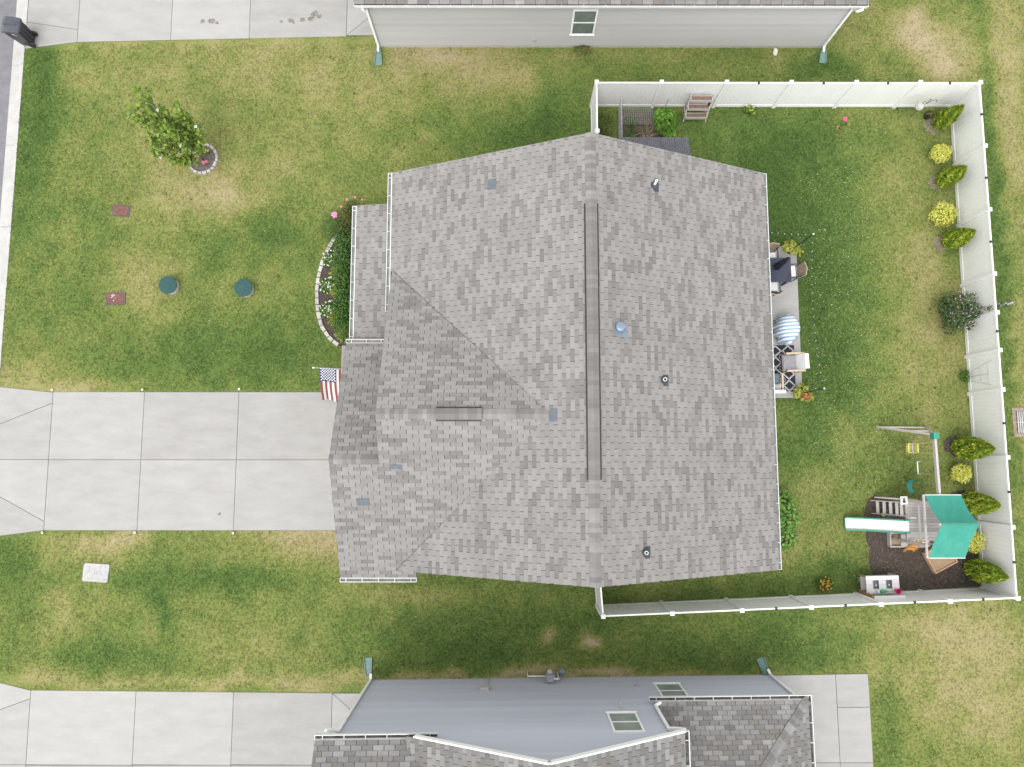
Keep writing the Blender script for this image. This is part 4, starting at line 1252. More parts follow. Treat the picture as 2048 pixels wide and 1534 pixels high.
# ================================================================== FRONT TREE AND RING
m_bark = mat('bark', (0.16, 0.13, 0.105), (0.28, 0.24, 0.20), scale=18, bump=.5)
m_leafm = foliage('maple_leaf', [(0, (.075, .14, .022)), (.4, (.18, .27, .045)), (.75, (.32, .40, .065)), (.88, (.38, .40, .12)), (1, (.62, .65, .56))])
tr = thing('tree', 'young leafy tree leaning over its stone ringed bed in the front lawn', 'tree', (-12.27, 11.72, 0))
tips = [(-.02, .25, 4.9), (-.75, -.15, 4.05), (.5, .6, 3.35), (-.2, .15, 4.2), (-.5, .2, 3.7), (.72, .28, 2.2), (-1.0, -.55, 1.9), (-.35, .35, 3.6), (.2, -.3, 3.3), (-.7, -.6, 2.6), (.3, -.5, 2.2), (-.9, .15, 2.8), (.45, .55, 2.4), (-.2, .6, 2.8), (-.45, -.75, 1.6), (.6, -.25, 1.7), (-1.05, -.1, 2.2), (.1, .75, 2.0), (-.7, .45, 2.2), (-.15,-.7,1.3), (.45,.1,1.35)]
mb = MB()
mb.tube([(0, 0, 0), (.01, .01, .7), (-.01, .02, 1.6), (0, .06, 2.8), (0, .2, 4.4)], [.055, .048, .038, .024, .008], 8)
cs, sz = [], []
for k, tpt in enumerate(tips):
    tp = Vector(tpt)
    z0 = max(0.8, tp.z * 0.58 - .1)
    s0 = Vector((0, .03 * z0, z0))
    mid = s0.lerp(tp, .5) + Vector((tp.x * .12, tp.y * .12, -.12))
    mb.tube([s0, mid, tp], [.02, .012, .004], 5)
    for u_ in np.linspace(.25, 1, 9):
        q = s0.lerp(mid, u_ * 2) if u_ < .5 else mid.lerp(tp, u_ * 2 - 1)
        cs.append(tuple(q)); sz.append(.27 * (1.05 - .5 * u_))
mb.build('trunk', m_bark, tr, smooth=True)
cs = np.array(cs); sz = np.array(sz)
n = 2300
ix = RNG.integers(0, len(cs), n)
cc = cs[ix] + RNG.normal(0, 1, (n, 3)) * sz[ix][:, None] * np.array([.55, .55, .5])
ti = np.clip(RNG.beta(2, 2.2, n) * .8 + np.where(cc[:, 2] < 1.5, .22, 0) * RNG.random(n), 0, .86)
ti = np.where(RNG.random(n) < .04, .97, ti)  # few near-white leaves: pale undersides and painted sun glints
leaf_mesh('crown', cc, np.array([0, 0, .9]) + RNG.normal(0, .6, (n, 3)), rdir(n) + np.array([0, 0, -.4]), RNG.uniform(.12, .20, n), RNG.uniform(.09, .15, n), ti, m_leafm, tr)
n = 11
leaf_mesh('turning_leaves', cs[RNG.choice([i for i in range(len(cs)) if cs[i][2] < 2.2], n)] + RNG.normal(0, .16, (n, 3)), np.array([0, 0, 1.]) + RNG.normal(0, .5, (n, 3)), rdir(n), RNG.uniform(.09, .14, n), RNG.uniform(.06, .1, n), RNG.random(n), mat('yellow_orange_leaf', None, attr=True, ramp=[(0, (.50, .20, .03)), (1, (.55, .42, .06))]), tr)

def stone_row(root, pts, size=(.2, .12, .1), gap=.012, off=(0, 0, 0), seed=0):
    """separate edging stones along a polyline"""
    rr = random.Random(seed)
    P = [Vector((*q, 0)) for q in pts]
    acc = [0]
    for a, c in zip(P[:-1], P[1:]): acc.append(acc[-1] + (c - a).length)
    def at(s):
        for k in range(len(P) - 1):
            if s <= acc[k + 1] or k == len(P) - 2:
                return P[k].lerp(P[k + 1], (s - acc[k]) / (acc[k + 1] - acc[k]))
    s = 0
    while s < acc[-1] - size[0] * .6:
        l = size[0] * rr.uniform(.85, 1.15)
        a, c = at(s), at(min(s + l, acc[-1]))
        d = (c - a).normalized(); nn = Vector((-d.y, d.x, 0)) * size[1] / 2 * rr.uniform(.9, 1.1)
        a2, c2 = a + d * gap, c - d * gap
        z = size[2] * rr.uniform(.85, 1.15)
        top = [a2 - nn, c2 - nn, c2 + nn, a2 + nn]
        cen = sum(top, Vector()) / 4
        ins = [p.lerp(cen, .10) for p in top]
        mb = MB(); mb.cur = rr.uniform(.25, .95)
        vs = [p for p in top] + [p + Vector((0, 0, z * .8)) for p in top] + [p + Vector((0, 0, z + rr.uniform(-.006, .006))) for p in ins]
        fs = [(8, 9, 10, 11)]
        for k in range(4):
            k2 = (k + 1) % 4
            fs += [(k, k2, 4 + k2, 4 + k), (4 + k, 4 + k2, 8 + k2, 8 + k)]
        mb._add(vs, fs)
        mb.build('stone', m_stone, root, off=off)
        s += l + .004

ring = thing('tree_ring', 'round bed of mulch edged with pale stones under the young tree', 'tree ring', (-12.29, 11.74, 0))
pts = [(.585 * math.cos(t), .60 * math.sin(t)) for t in np.linspace(0, 2 * math.pi, 40)]
MB().prism([(x * .97, y * .97) for x, y in pts[:-1]], 0, .05).build('mulch', m_mulch2 if False else mat('grey_mulch', (.06, .05, .045), (.2, .175, .155), scale=16, detail=9, bump=1, speck=.35), ring)
stone_row(ring, pts, (.20, .11, .10), seed=4)
m_pink = mat('pink_petal', (.55, .10, .16), (.75, .32, .35), scale=30)
m_yel = mat('yellow_petal', (.50, .40, .06), (.62, .56, .16), scale=30)
m_whitep = mat('white_petal', (.68, .69, .65), (.82, .82, .80), scale=30, trans=.15)
m_lime = foliage('lime_leaf', [(0, (.14, .18, .02)), (.5, (.27, .30, .045)), (1, (.42, .43, .10))])
m_green = foliage('green_leaf', [(0, (.025, .07, .015)), (.5, (.055, .13, .027)), (1, (.12, .23, .045))])
m_mid = foliage('mid_green_leaf', [(0, (.035, .09, .012)), (.5, (.075, .165, .02)), (1, (.15, .26, .05))])
m_olive = foliage('olive_leaf', [(0, (.045, .06, .015)), (.5, (.10, .12, .03)), (1, (.22, .22, .07))])
def flower_plant(name, label, cat, loc, blobs, nleaf, L, mleaf, blooms=0, mbloom=None, bs=.05, group=None, zf=.8):
    t = thing(name, label, cat, loc, 0, group)
    blob_leaves('foliage', blobs, nleaf, L, L * .5, mleaf, t, up=.9, shell=.2)
    rr = random.Random(hash(label) % 999 if False else len(label))
    st = MB()
    for k in range(5):
        b_ = blobs[k % len(blobs)]
        st.tube([(0, 0, 0), (b_[0] + rr.uniform(-.3, .3) * b_[3], b_[1] + rr.uniform(-.3, .3) * b_[4], b_[2])], .008, 4)
    st.build('stems', m_olive, t)
    if blooms:
        bl = MB()
        for k in range(blooms):
            b_ = rr.choice(blobs)
            a = rr.uniform(0, 6.28); q = math.sqrt(rr.random()) * .95
            x, y = b_[0] + b_[3] * q * math.cos(a), b_[1] + b_[4] * q * math.sin(a)
            z = b_[2] + b_[5] * math.sqrt(max(0, 1 - q * q)) * zf
            r = bs * rr.uniform(.7, 1.2)
            for j in range(5):
                th = j * 1.2566 + a
                bl._add([(x, y, z), (x + r * math.cos(th - .5), y + r * math.sin(th - .5), z + r * .2), (x + 1.25 * r * math.cos(th), y + 1.25 * r * math.sin(th), z + r * .1), (x + r * math.cos(th + .5), y + r * math.sin(th + .5), z + r * .2)], [(0, 1, 2, 3)])
        bl.build('blooms', mbloom, t)['kind'] = 'stuff'
    return t
flower_plant('flower', 'small red and yellow flowers at the top of the tree ring', 'flower', (-12.08, 11.98, .04), [(0, 0, .12, .16, .12, .12)], 70, .06, m_olive, 9, m_yel, .03)
flower_plant('flower', 'clump of pink flowers in the lower part of the tree ring', 'flower', (-12.14, 11.55, .04), [(0, 0, .08, .13, .10, .09)], 40, .05, m_olive, 16, m_pink, .035)
flower_plant('flower', 'tiny pale yellow seedling at the lower left of the tree ring', 'flower', (-12.45, 11.5, .04), [(0, 0, .08, .10, .12, .08)], 40, .05, m_lime)

# ================================================================== FRONT FLOWER BED
bedpts = [(-6.62, 8.95), (-6.92, 8.52), (-7.18, 8.03), (-7.36, 7.60), (-7.50, 7.10), (-7.58, 6.43), (-7.52, 5.63), (-7.36, 5.00), (-7.02, 4.50), (-6.62, 4.20)]
bed = thing('flower_bed', 'curved mulch bed with pale stone edging beside the porch', 'flower bed', (-6.6, 6.4, 0))
MB().prism([(-5.75, 9.6)] + bedpts + [(-6.55, 4.26), (-5.75, 4.26)], 0, .055).build('mulch', m_mulch, bed, off=(-6.6, 6.4, 0))
stone_row(bed, bedpts, (.26, .14, .12), off=(-6.6, 6.4, 0), seed=8)
hd = thing('hedge', 'dark green clipped hedge along the porch in the curved bed', 'hedge', (-6.38, 6.45, 0))
hb = [(RNG.uniform(-.14, .14), yy, .48 + RNG.uniform(-.06, .06), .44, .42, .46) for yy in np.arange(-1.7, 1.95, .26)]
blob_leaves('foliage', hb, 6500, .075, .05, m_green, hd, up=.5, tint=(.1, 1.0), shell=.7)
mb = MB()
for yy in np.arange(-1.7, 1.95, .5): mb.tube([(0, yy, 0), (0.03, yy + .05, .6)], .02, 5)
mb.build('stems', m_bark, hd)
for i, (x, y, lb) in enumerate(((-7.12, 7.62, 'topmost clump of white flowers on the bed edging'), (-7.2, 6.55, 'middle clump of white flowers on the bed edging'), (-7.16, 5.62, 'lowest clump of white flowers on the bed edging'))):
    flower_plant('white_flower', lb, 'flower', (x, y, .05), [(0, 0, .15, .26, .36, .2), (.18, .1, .16, .2, .26, .2)], 560, .08, m_mid, 26, m_whitep, .028, 'white flowers in the curved bed')
for i, (x, y, lb) in enumerate(((-6.72, 7.05, 'yellow green strappy plant below the topmost white flowers'), (-6.7, 6.35, 'yellow green strappy plant beside the middle white flowers'), (-6.72, 5.3, 'bronze yellow strappy plant below the lowest white flowers'), (-6.45, 4.72, 'bright yellow green strappy plant at the lower end of the bed'))):
    t = thing('strappy_plant', lb, 'plant', (x, y, .05), i, 'strappy yellow plants in front of the hedge')
    n = 260
    a = RNG.uniform(0, 6.28, n); r = RNG.uniform(.02, .34, n)
    c_ = np.stack([r * np.cos(a), r * np.sin(a) * 1.2, .30 - r * .45 + RNG.normal(0, .05, n)], 1)
    leaf_mesh('foliage', c_, np.stack([np.cos(a) * .5, np.sin(a) * .5, np.ones(n)], 1), np.stack([np.cos(a), np.sin(a), -.4 * np.ones(n)], 1), RNG.uniform(.14, .26, n), RNG.uniform(.016, .03, n), RNG.uniform(.2 if i != 2 else 0, 1 if i != 2 else .5, n), m_lime, t)
fe = thing('shrub', 'dark fronded shrub with one pink bloom at the top of the bed', 'shrub', (-6.38, 8.95, 0))
blob_leaves('foliage', [(0, .1, .55, .42, .55, .5), (-.25, -.35, .4, .4, .35, .35), (.25, .6, .5, .35, .35, .4)], 1500, .10, .035, m_olive, fe, tint=(0, .6), shell=.3)
mb = MB()
for k in range(9):
    a = 2.2 + k * .28
    mb.tube([(-.1, -.2, .3), (-.1 + .45 * math.cos(a), -.2 + .45 * math.sin(a), .62), (-.1 + .8 * math.cos(a), -.2 + .8 * math.sin(a), .5)], [.012, .01, .004], 4)
mb.build('fronds', m_green, fe)
n = 420
k_ = RNG.integers(0, 9, n); a = 2.2 + k_ * .28; r = RNG.uniform(.25, .85, n); sd_ = RNG.choice([-1, 1], n)
c_ = np.stack([-.1 + r * np.cos(a) - sd_ * .05 * np.sin(a), -.2 + r * np.sin(a) + sd_ * .05 * np.cos(a), .45 + .18 * np.sin(r * 2.6)], 1)
leaf_mesh('frond_leaflets', c_, np.tile(np.array([0, 0, 1.]), (n, 1)), np.stack([-sd_ * np.sin(a), sd_ * np.cos(a), 0 * a], 1), np.full(n, .12), np.full(n, .018), RNG.uniform(.1, .6, n), m_green, fe)
pk = MB()
for k in range(14):
    a = k * .9; r = .03 + .012 * k * .5
    pk.blob((-.38 + r * math.cos(a), .22 + r * math.sin(a), .85 + .01 * (k % 3)), (.045, .045, .03), k, 6, 4)
pk_ = pk.build('bloom', mat('magenta_petal', (.55, .12, .33), (.72, .30, .50)), fe)
fl2 = MB()
for k, (x, y, z) in enumerate(((.35, .95, .7), (.05, .85, .75), (.62, .9, .6), (-.15, .55, .8))):
    fl2.blob((x, y, z), (.05, .05, .04), k, 6, 4)
fl2.build('fading_blooms', m_pink, fe)['kind'] = 'stuff'

# small plants round the houses
t = thing('strappy_plant', 'tufted strappy plant against the pale grey wall below its window', 'plant', (2.85, 16.28, 0))
n = 160; a = RNG.uniform(0, 6.28, n); r = RNG.uniform(.03, .34, n)
leaf_mesh('foliage', np.stack([r * np.cos(a), r * np.sin(a) * .7, .28 - r * .4], 1), np.stack([np.cos(a) * .4, np.sin(a) * .4, np.ones(n)], 1), np.stack([np.cos(a), np.sin(a), -.3 * np.ones(n)], 1), RNG.uniform(.18, .3, n), RNG.uniform(.02, .035, n), RNG.random(n), m_olive, t)
t = thing('stone', 'pale upright stone in the grass beside the pale grey wall', 'stone', (10.64, 16.22, 0))
MB().blob((0, 0, .1), (.09, .16, .12), 4, 8, 6, .2).build('rock', mat('white_rock', (.6, .59, .56), (.72, .7, .68)), t)
flower_plant('plant', 'straggly yellow green plant under the lower left roof gutter', 'plant', (-4.15, -4.2, 0), [(-.35, 0, .15, .3, .14, .15), (.35, .02, .15, .32, .14, .16)], 220, .10, m_lime)

# ================================================================== BACK YARD PLANTS
m_arb = foliage('arborvitae', [(0, (.08, .15, .018)), (.4, (.19, .29, .026)), (.75, (.38, .46, .045)), (1, (.60, .64, .09))], .3)
m_gold = foliage('gold_shrub', [(0, (.45, .46, .05)), (.5, (.64, .65, .12)), (1, (.78, .77, .26))], .3)
def arb(label, x, y, h, r):
    t = thing('conical_evergreen', label, 'evergreen', (x, y, 0), RNG.uniform(0, 6), 'conical evergreens along the long fence')
    n = 3600
    u = RNG.random(n) ** .8
    z = .06 + u * (h - .1)
    prof = np.where(u < .28, .60 + .40 * np.sin(u / .28 * 1.57), 1 - ((u - .28) / .72) ** 2.1) + .02
    a = RNG.uniform(0, 2 * np.pi, n)
    rr = r * prof * (0.80 + .22 * RNG.random(n) + .05 * np.sin(a * 9 + z * 14))
    c_ = np.stack([rr * np.cos(a), rr * np.sin(a), z], 1)
    o_ = np.stack([np.cos(a), np.sin(a), .35 + 0 * a], 1)
    fl_ = (RNG.random(n) < .5)[:, None]
    nr = np.where(fl_, np.stack([-np.sin(a), np.cos(a), 0 * a], 1), o_) + RNG.normal(0, .35, (n, 3))
    leaf_mesh('foliage', c_, nr, o_ * .5 + np.array([0, 0, 1.]) + RNG.normal(0, .25, (n, 3)), RNG.uniform(.09, .17, n), RNG.uniform(.025, .06, n), np.clip(RNG.beta(2, 2, n) + .2 * np.sin(a * 5 + z * 6 + h * 20) + RNG.uniform(-.08, .08), 0, 1), m_arb, t)
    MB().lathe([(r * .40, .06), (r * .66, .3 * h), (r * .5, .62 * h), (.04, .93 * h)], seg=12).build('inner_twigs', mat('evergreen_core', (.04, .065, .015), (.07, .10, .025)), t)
    MB().tube([(0, 0, 0), (0, 0, .3)], .03, 6).build('trunk', m_bark, t)
    t.rotation_euler = (RNG.uniform(-.05, .05), RNG.uniform(-.05, .05), RNG.uniform(0, 6)); t.scale = (RNG.uniform(.9, 1.1), RNG.uniform(.9, 1.1), 1)
    return t
arb('topmost conical evergreen in the upper corner of the yard', 17.04, 13.16, 1.70, .33)
arb('conical evergreen between the two upper golden shrubs', 17.06, 10.80, 1.60, .35)
arb('conical evergreen below the larger upper golden shrub', 17.10, 8.32, 1.64, .34)
arb('conical evergreen beside the swing beam', 17.02, .30, 2.14, .39)
arb('conical evergreen behind the upper half of the green canopy', 17.10, -1.75, 1.95, .40)
arb('lowest conical evergreen in the bottom corner of the yard', 17.14, -4.20, 2.0, .37)
def gold(label, x, y, r, h):
    t = thing('golden_shrub', label, 'shrub', (x, y, 0), RNG.uniform(0, 6), 'golden shrubs along the long fence')
    bl = [(0, 0, h * .5, r * .85, r * .85, h * .5)] + [(r * .55 * math.cos(k * 1.1), r * .55 * math.sin(k * 1.1), h * (.45 + .12 * (k % 2)), r * .5, r * .5, h * .42) for k in range(6)]
    blob_leaves('foliage', bl, 1500, .075, .04, m_gold, t, up=.7, tint=(.05, 1), shell=.6)
    mb = MB()
    for k in range(7): mb.tube([(0, 0, 0), (.4 * r * math.cos(k), .4 * r * math.sin(k), h * .6)], .012, 4)
    mb.build('stems', m_bark, t)
gold('round golden shrub nearest the upper yard corner', 16.93, 11.86, .40, .62)
gold('larger round golden shrub third from the upper yard corner', 16.84, 9.36, .50, .72)
gold('small round golden shrub between two conical evergreens near the swings', 16.92, -.65, .37, .6)
gold('golden shrub half hidden behind the lower half of the canopy', 17.10, -3.15, .44, .75)
for i, (x, y, rx, ry, lb) in enumerate(((16.86, 13.15, .38, .40, 'mulch patch under the topmost conical evergreen'), (16.88, 10.78, .36, .38, 'mulch patch under the conical evergreen between golden shrubs'), (16.92, 8.3, .36, .38, 'mulch patch under the third conical evergreen'), (16.86, .38, .40, .45, 'dark mulch patch under the conical evergreen beside the swings'), (17.0, -1.62, .42, .42, 'dark mulch patch under the evergreen behind the canopy'))):
    rr = random.Random(i)
    pts = [(rx * rr.uniform(.6, 1.1) * math.cos(t_), ry * rr.uniform(.6, 1.1) * math.sin(t_)) for t_ in np.linspace(0, 2 * math.pi, 19)[:-1]]
    o = MB().prism(pts, 0, .018).build('mulch_patch', m_mulch2 if i < 3 else m_mulch, None)
    o.location = (x, y, 0)
    tag(o, lb, 'mulch', 'mulch patches under evergreens')
# dark flowering shrub with one long branch
m_dark = foliage('hibiscus_leaf', [(0, (.03, .06, .022)), (.5, (.06, .105, .035)), (1, (.12, .17, .065))])
hs_ = thing('flowering_shrub', 'large dark leafed shrub with mauve blooms and one branch over the fence', 'shrub', (16.85, 5.4, 0))
bl = [(0, 0, .85, .62, .68, .6)] + [(.45 * math.cos(k * .9), .55 * math.sin(k * .9), .8 + .3 * math.sin(k * 2.1), .32, .32, .32) for k in range(8)]
blob_leaves('foliage', bl, 2600, .085, .055, m_dark, hs_, up=.6, tint=(.05, 1), shell=.55)
blob_leaves('branch_leaves', [(.62 + .1 * k, -.03 + .025 * k, 1.55 + .08 * k, .12, .10, .10) for k in range(6)], 170, .075, .045, m_dark, hs_)
mb = MB()
for k in range(10): mb.tube([(0, 0, 0), (.2 * math.cos(k), .2 * math.sin(k), .5), (.5 * math.cos(k), .55 * math.sin(k), 1.1)], [.025, .018, .006], 5)
mb.tube([(0, 0, .3), (.35, -.05, 1.2), (.7, 0, 1.6), (1.15, .12, 1.98)], [.02, .015, .01, .004], 5)
mb.build('stems', m_bark, hs_)
mb = MB(); rr = random.Random(5)
for k in range(34):
    a, q = rr.uniform(0, 6.28), math.sqrt(rr.random()) * .72
    mb.blob((q * math.cos(a), q * math.sin(a), .75 + .68 * math.sqrt(1 - q * q)), (.022, .022, .018), k, 6, 4)
for k in range(9): mb.blob((.8 + .05 * k, .05 + .02 * (k % 3), 1.72 + .04 * k), (.045, .045, .035), k, 6, 4)
mb_ = mb.build('blooms', mat('mauve_petal', (.32, .22, .36), (.5, .38, .52)), hs_); mb_['kind'] = 'stuff'
# vine and trellis
t = thing('young_plant', 'small bright green plant at the foot of the wire trellis', 'plant', (17.36, 3.02, 0))
blob_leaves('foliage', [(0, 0, .22, .16, .28, .2)], 170, .09, .06, m_mid, t, shell=.2)
t = thing('wire_trellis', 'thin wire trellis leaning on the long white fence', 'trellis', (17.5, 3.0, 0))
mb = MB()
w_ = .006
mb.tube([(0, .10, 0), (.03, .48, 1.5)], w_, 4).tube([(0, -.10, 0), (.03, -.42, 1.4)], w_, 4)
for k, (a, c) in enumerate(((.18, .16), (.28, .25), (.38, .34))):
    z = .45 + .4 * k; mb.tube([(.02, a, z), (.02, -c, z)], w_, 4)
mb.tube([(.01, 0, .2), (.02, 0, 1.3)], w_, 4)
mb.build('wires', mat('dull_wire', (.25, .25, .25), (.35, .35, .35), metal=.4, rough=.5), t)
# plants along the upper fence
flower_plant('plant', 'low bright green leafy plant at the foot of the upper fence', 'plant', (9.45, 13.72, 0), [(0, 0, .2, .22, .15, .2), (.2, -.05, .16, .15, .14, .16)], 180, .11, m_mid, 8, m_yel, .03)
t = thing('windmill', 'pink and green flower ornament on a stick in the upper lawn', 'garden ornament', (13.05, 13.02, 0))
MB().tube([(0, 0, 0), (0, 0, .75)], .012, 6).build('stick', m_bark, t)
mb = MB().blob((-.05, .02, .78), (.09, .11, .03), 2, 10, 5, .1)
mb.build('bloom', mat('hot_pink', (.55, .05, .14), (.7, .12, .22)), t)
blob_leaves('leaves', [(.02, 0, .55, .12, .13, .16), (.0, -.02, .25, .09, .09, .15)], 60, .10, .05, m_mid, t)
mb = MB().lathe([(.07, 0), (.09, .14), (.085, .14)], 0, 0, 12).build('pot', mat('clay', (.35, .2, .11), (.45, .28, .17)), t)
t = thing('bird_feeder', 'pale globe bird feeder hanging from a dark shepherd hook', 'bird feeder', (15.98, 13.50, 0))
mb = MB().tube([(0, 0, 0), (0, 0, 1.25), (.02, 0, 1.42), (-.08, -.02, 1.5), (-.18, -.04, 1.42), (-.2, -.05, 1.2)], .011, 6)
mb.tube([(0, 0, 1.1), (.15, 0, 1.4), (.28, 0, 1.36), (.3, 0, 1.25)], .011, 6)
mb.build('hook', m_black, t)
MB().lathe([(.02, .0), (.14, .05), (.17, .14), (.13, .24), (.04, .29), (.01, .30)], -.2, -.05, 18, z=.88).build('globe', mat('pale_globe', (.33, .32, .30), (.5, .48, .46), scale=20), t)
t = thing('flower_pot', 'dark pot with a small mottled plant below the bird feeder', 'flower pot', (16.62, 13.50, 0))
MB().lathe([(.10, 0), (.15, .24), (.16, .25), (.14, .25), (.13, .2)], 0, 0, 16).build('pot', m_black, t)
blob_leaves('foliage', [(.03, .0, .36, .18, .16, .16)], 130, .08, .04, m_olive, t, shell=.1)

# tiered ladder planter
tp = thing('tiered_planter', 'three tier wooden ladder planter filled with soil at the upper fence', 'planter', (7.32, 13.30, 0))
mb = MB()
for sx in (-1, 1):
    mb.bar((sx * .44, .02, 0), (sx * .44, .46, 1.25), .04, .06, .8)
    mb.bar((sx * .44, .46, 0), (sx * .44, .46, 1.25), .04, .05, .6)
    mb.bar((sx * .44, .1, .3), (sx * .44, .46, .3), .03, .05, .6)
mb.build('frame', m_wood, tp)
for k, (yy, zz) in enumerate(((.10, .22), (.25, .62), (.38, 1.02))):
    mb = MB(); mb.cur = .9
    mb.box(-.42, .42, yy - .10, yy - .085, zz, zz + .15).box(-.42, .42, yy + .085, yy + .10, zz, zz + .15).box(-.42, -.40, yy - .085, yy + .085, zz, zz + .15).box(.40, .42, yy - .085, yy + .085, zz, zz + .15).box(-.40, .40, yy - .085, yy + .085, zz, zz + .02)
    tb = mb.build('trough', m_wood, tp)
    MB().box(-.40, .40, yy - .085, yy + .085, zz + .02, zz + .125).build('soil', m_soil, tb)
MB().lathe([(.05, 0), (.06, .08), (.055, .08)], .38, .32, 10, z=.78).build('black_pot', m_black, tp)

# wire enclosed kitchen garden
kg = thing('garden_enclosure', 'small garden plot fenced with wire mesh behind the house', 'garden plot', (5.25, 12.95, 0))
MB().box(-1.0, .9, -.9, .85, 0, .05).build('bed_soil', mat('dark_earth', (.05, .045, .03), (.12, .10, .07), scale=12, bump=1, speck=.35), kg)
mb = MB()
for x, y in ((-.98, -.85), (-.98, .05), (-.98, .82), (.85, -.85), (.85, .82)): mb.tube([(x, y, 0), (x, y, .95)], .018, 6)
mb.tube([(-.98, -.85, .93), (-.98, .82, .93)], .012, 6)
mb.build('stakes', mat('grey_stake', (.3, .31, .32), (.45, .46, .47), rough=.5), kg)
mb = MB()
for k in range(16): mb.tube([(-.95 + k * .085, .82, .30), (-.95 + k * .085, .45, .46), (-.95 + k * .085, .02, .52)], .0024, 3)
for k in range(11): mb.tube([(-.97, .82 - .08 * k, .30 + .22 * math.sin(k / 10 * 1.57)), (.36, .82 - .08 * k, .30 + .22 * math.sin(k / 10 * 1.57))], .0024, 3)
for k in range(12): mb.tube([(-.98, -.85 + k * .15, .05), (-.98, -.85 + k * .15, .9)], .003, 3)
for k in range(8): mb.tube([(-.98, -.85, .1 + k * .11), (-.98, .82, .1 + k * .11)], .003, 3)
mb.build('wire_mesh', mat('galvanised_wire', (.42, .43, .42), (.55, .56, .55), rough=.4), kg)
t = thing('dry_plant', 'dried brown twiggy plant inside the wire fenced plot', 'plant', (5.35, 12.62, .05))
mb = MB(); rr = random.Random(9)
for k in range(46):
    a, l = rr.uniform(0, 6.28), rr.uniform(.25, .62)
    mb.tube([(0, 0, 0), (l * .5 * math.cos(a), l * .5 * math.sin(a), .35), (l * math.cos(a + .2), l * math.sin(a + .2), .35 + rr.uniform(-.15, .3))], [.008, .006, .003], 3)
mb.build('twigs', mat('dry_stem', (.26, .2, .13), (.42, .34, .25)), t)
flower_plant('plant', 'low dark green vegetables at the left of the wire fenced plot', 'plant', (4.75, 12.55, .05), [(0, 0, .12, .4, .45, .16), (.0, .7, .12, .4, .3, .16)], 420, .08, m_green)
t = thing('climbing_plant', 'lush bright green bean plant on a support behind the house', 'plant', (5.98, 12.86, 0))
blob_leaves('foliage', [(-.05, .1, .95, .42, .42, .35), (.05, .0, .6, .36, .38, .35), (.22, -.35, .55, .22, .3, .35), (-.2, .3, .85, .25, .25, .3)], 1100, .12, .10, foliage('bean_leaf', [(0, (.05, .13, .012)), (.5, (.10, .22, .022)), (1, (.19, .33, .06))], .3), t, up=1.0, tint=(.1, 1), shell=.55)
mb = MB()
for k in range(5): mb.tube([(.2 * math.cos(k * 1.3), .2 * math.sin(k * 1.3), 0), (0, 0, 1.2)], .012, 5)
mb.build('canes', m_bark, t)
flower_plant('plant', 'dark creeping foliage in the shaded corner beside the short fence', 'plant', (3.75, 13.0, 0), [(0, 0, .1, .4, .7, .12)], 520, .07, m_olive)
# garden shed
shd = thing('shed', 'small dark grey plastic shed half hidden by the roof', 'shed', (5.35, 10.98, 0))
m_shed = mat('shed_plastic', (.085, .086, .098), (.12, .12, .135), rough=.5, scale=5)
MB().box(-1.2, 1.2, -.8, .8, 0, 1.5).build('wall', mat('shed_wall', (.25, .25, .26), (.3, .3, .31)), shd)
m_dash = mat('shed_groove', (.028, .028, .034), (.04, .04, .05))
for k in range(5):
    x0 = -1.30 + k * .52
    for sgn in (1, -1):
        def P(x, v, h=0): return (x, sgn * (.93 - v), 1.55 + v * .42 + h)
        mb = MB()
        q = [P(x0 + .006, 0), P(x0 + .514, 0), P(x0 + .514, .93), P(x0 + .006, .93)]
        q2 = [(x, y, z + .03) for x, y, z in q]
        f = [(3, 2, 1, 0), (4, 5, 6, 7), (0, 1, 5, 4), (1, 2, 6, 5), (2, 3, 7, 6), (3, 0, 4, 7)]
        mb._add(q + q2, f if sgn < 0 else [i_[::-1] for i_ in f])
        pn = mb.build('roof_panel', m_shed, shd)
        if sgn > 0:
            gr = MB()
            for r_ in range(6):
                for c_ in range(6):
                    xx = x0 + .06 + c_ * .082; vv = .05 + r_ * .15 + (.07 if c_ % 2 else 0)
                    if vv + .075 < .92:
                        gr._add([P(xx, vv, .0315), P(xx + .022, vv, .0315), P(xx + .022, vv + .075, .0315), P(xx, vv + .075, .0315)], [(3, 2, 1, 0)])
            gr.build('grooves', m_dash, pn)
MB().box(-.45, .45, .80, .84, .05, 1.45).build('door', m_shed, shd)

# ground ivy by the patio wall, marigolds, storm drain
t = thing('shrub', 'broad leafed green shrub against the house wall below the patio', 'shrub', (10.34, -2.42, 0))
blob_leaves('foliage', [(-.35, .65, .4, .55, .5, .4), (-.2, .1, .45, .55, .55, .42), (-.3, -.65, .4, .52, .45, .4), (-.7, 0, .5, .4, 1.0, .4)], 1900, .12, .11, foliage('hydrangea_leaf', [(0, (.06, .15, .028)), (.5, (.12, .25, .045)), (1, (.22, .38, .09))], .25), t, up=.9, tint=(.1, 1), shell=.75)
mb = MB()
for k in range(7): mb.tube([(-.25, -.7 + k * .22, 0), (-.2, -.75 + k * .24, .5)], .014, 5)
mb.build('stems', m_bark, t)
flower_plant('marigold', 'orange marigold clump at the lower fence near the play kitchen', 'flower', (11.65, -4.72, 0), [(0, 0, .15, .36, .26, .2), (0, 0, .2, .2, .15, .2)], 620, .07, m_green, 34, mat('orange_petal', (.62, .22, .02), (.75, .36, .05)), .026)
dr = thing('storm_drain', 'metal storm drain grate set in bare soil beyond the fence', 'storm drain', (19.72, 1.28, 0))
MB().box(-.50, .50, -.56, .56, -.2, .015).build('concrete_collar', mat('drain_collar', (.20, .15, .12), (.32, .26, .21), speck=.2), dr)
MB().box(-.36, .36, -.42, .42, -.1, .018).build('pit', m_black, dr)
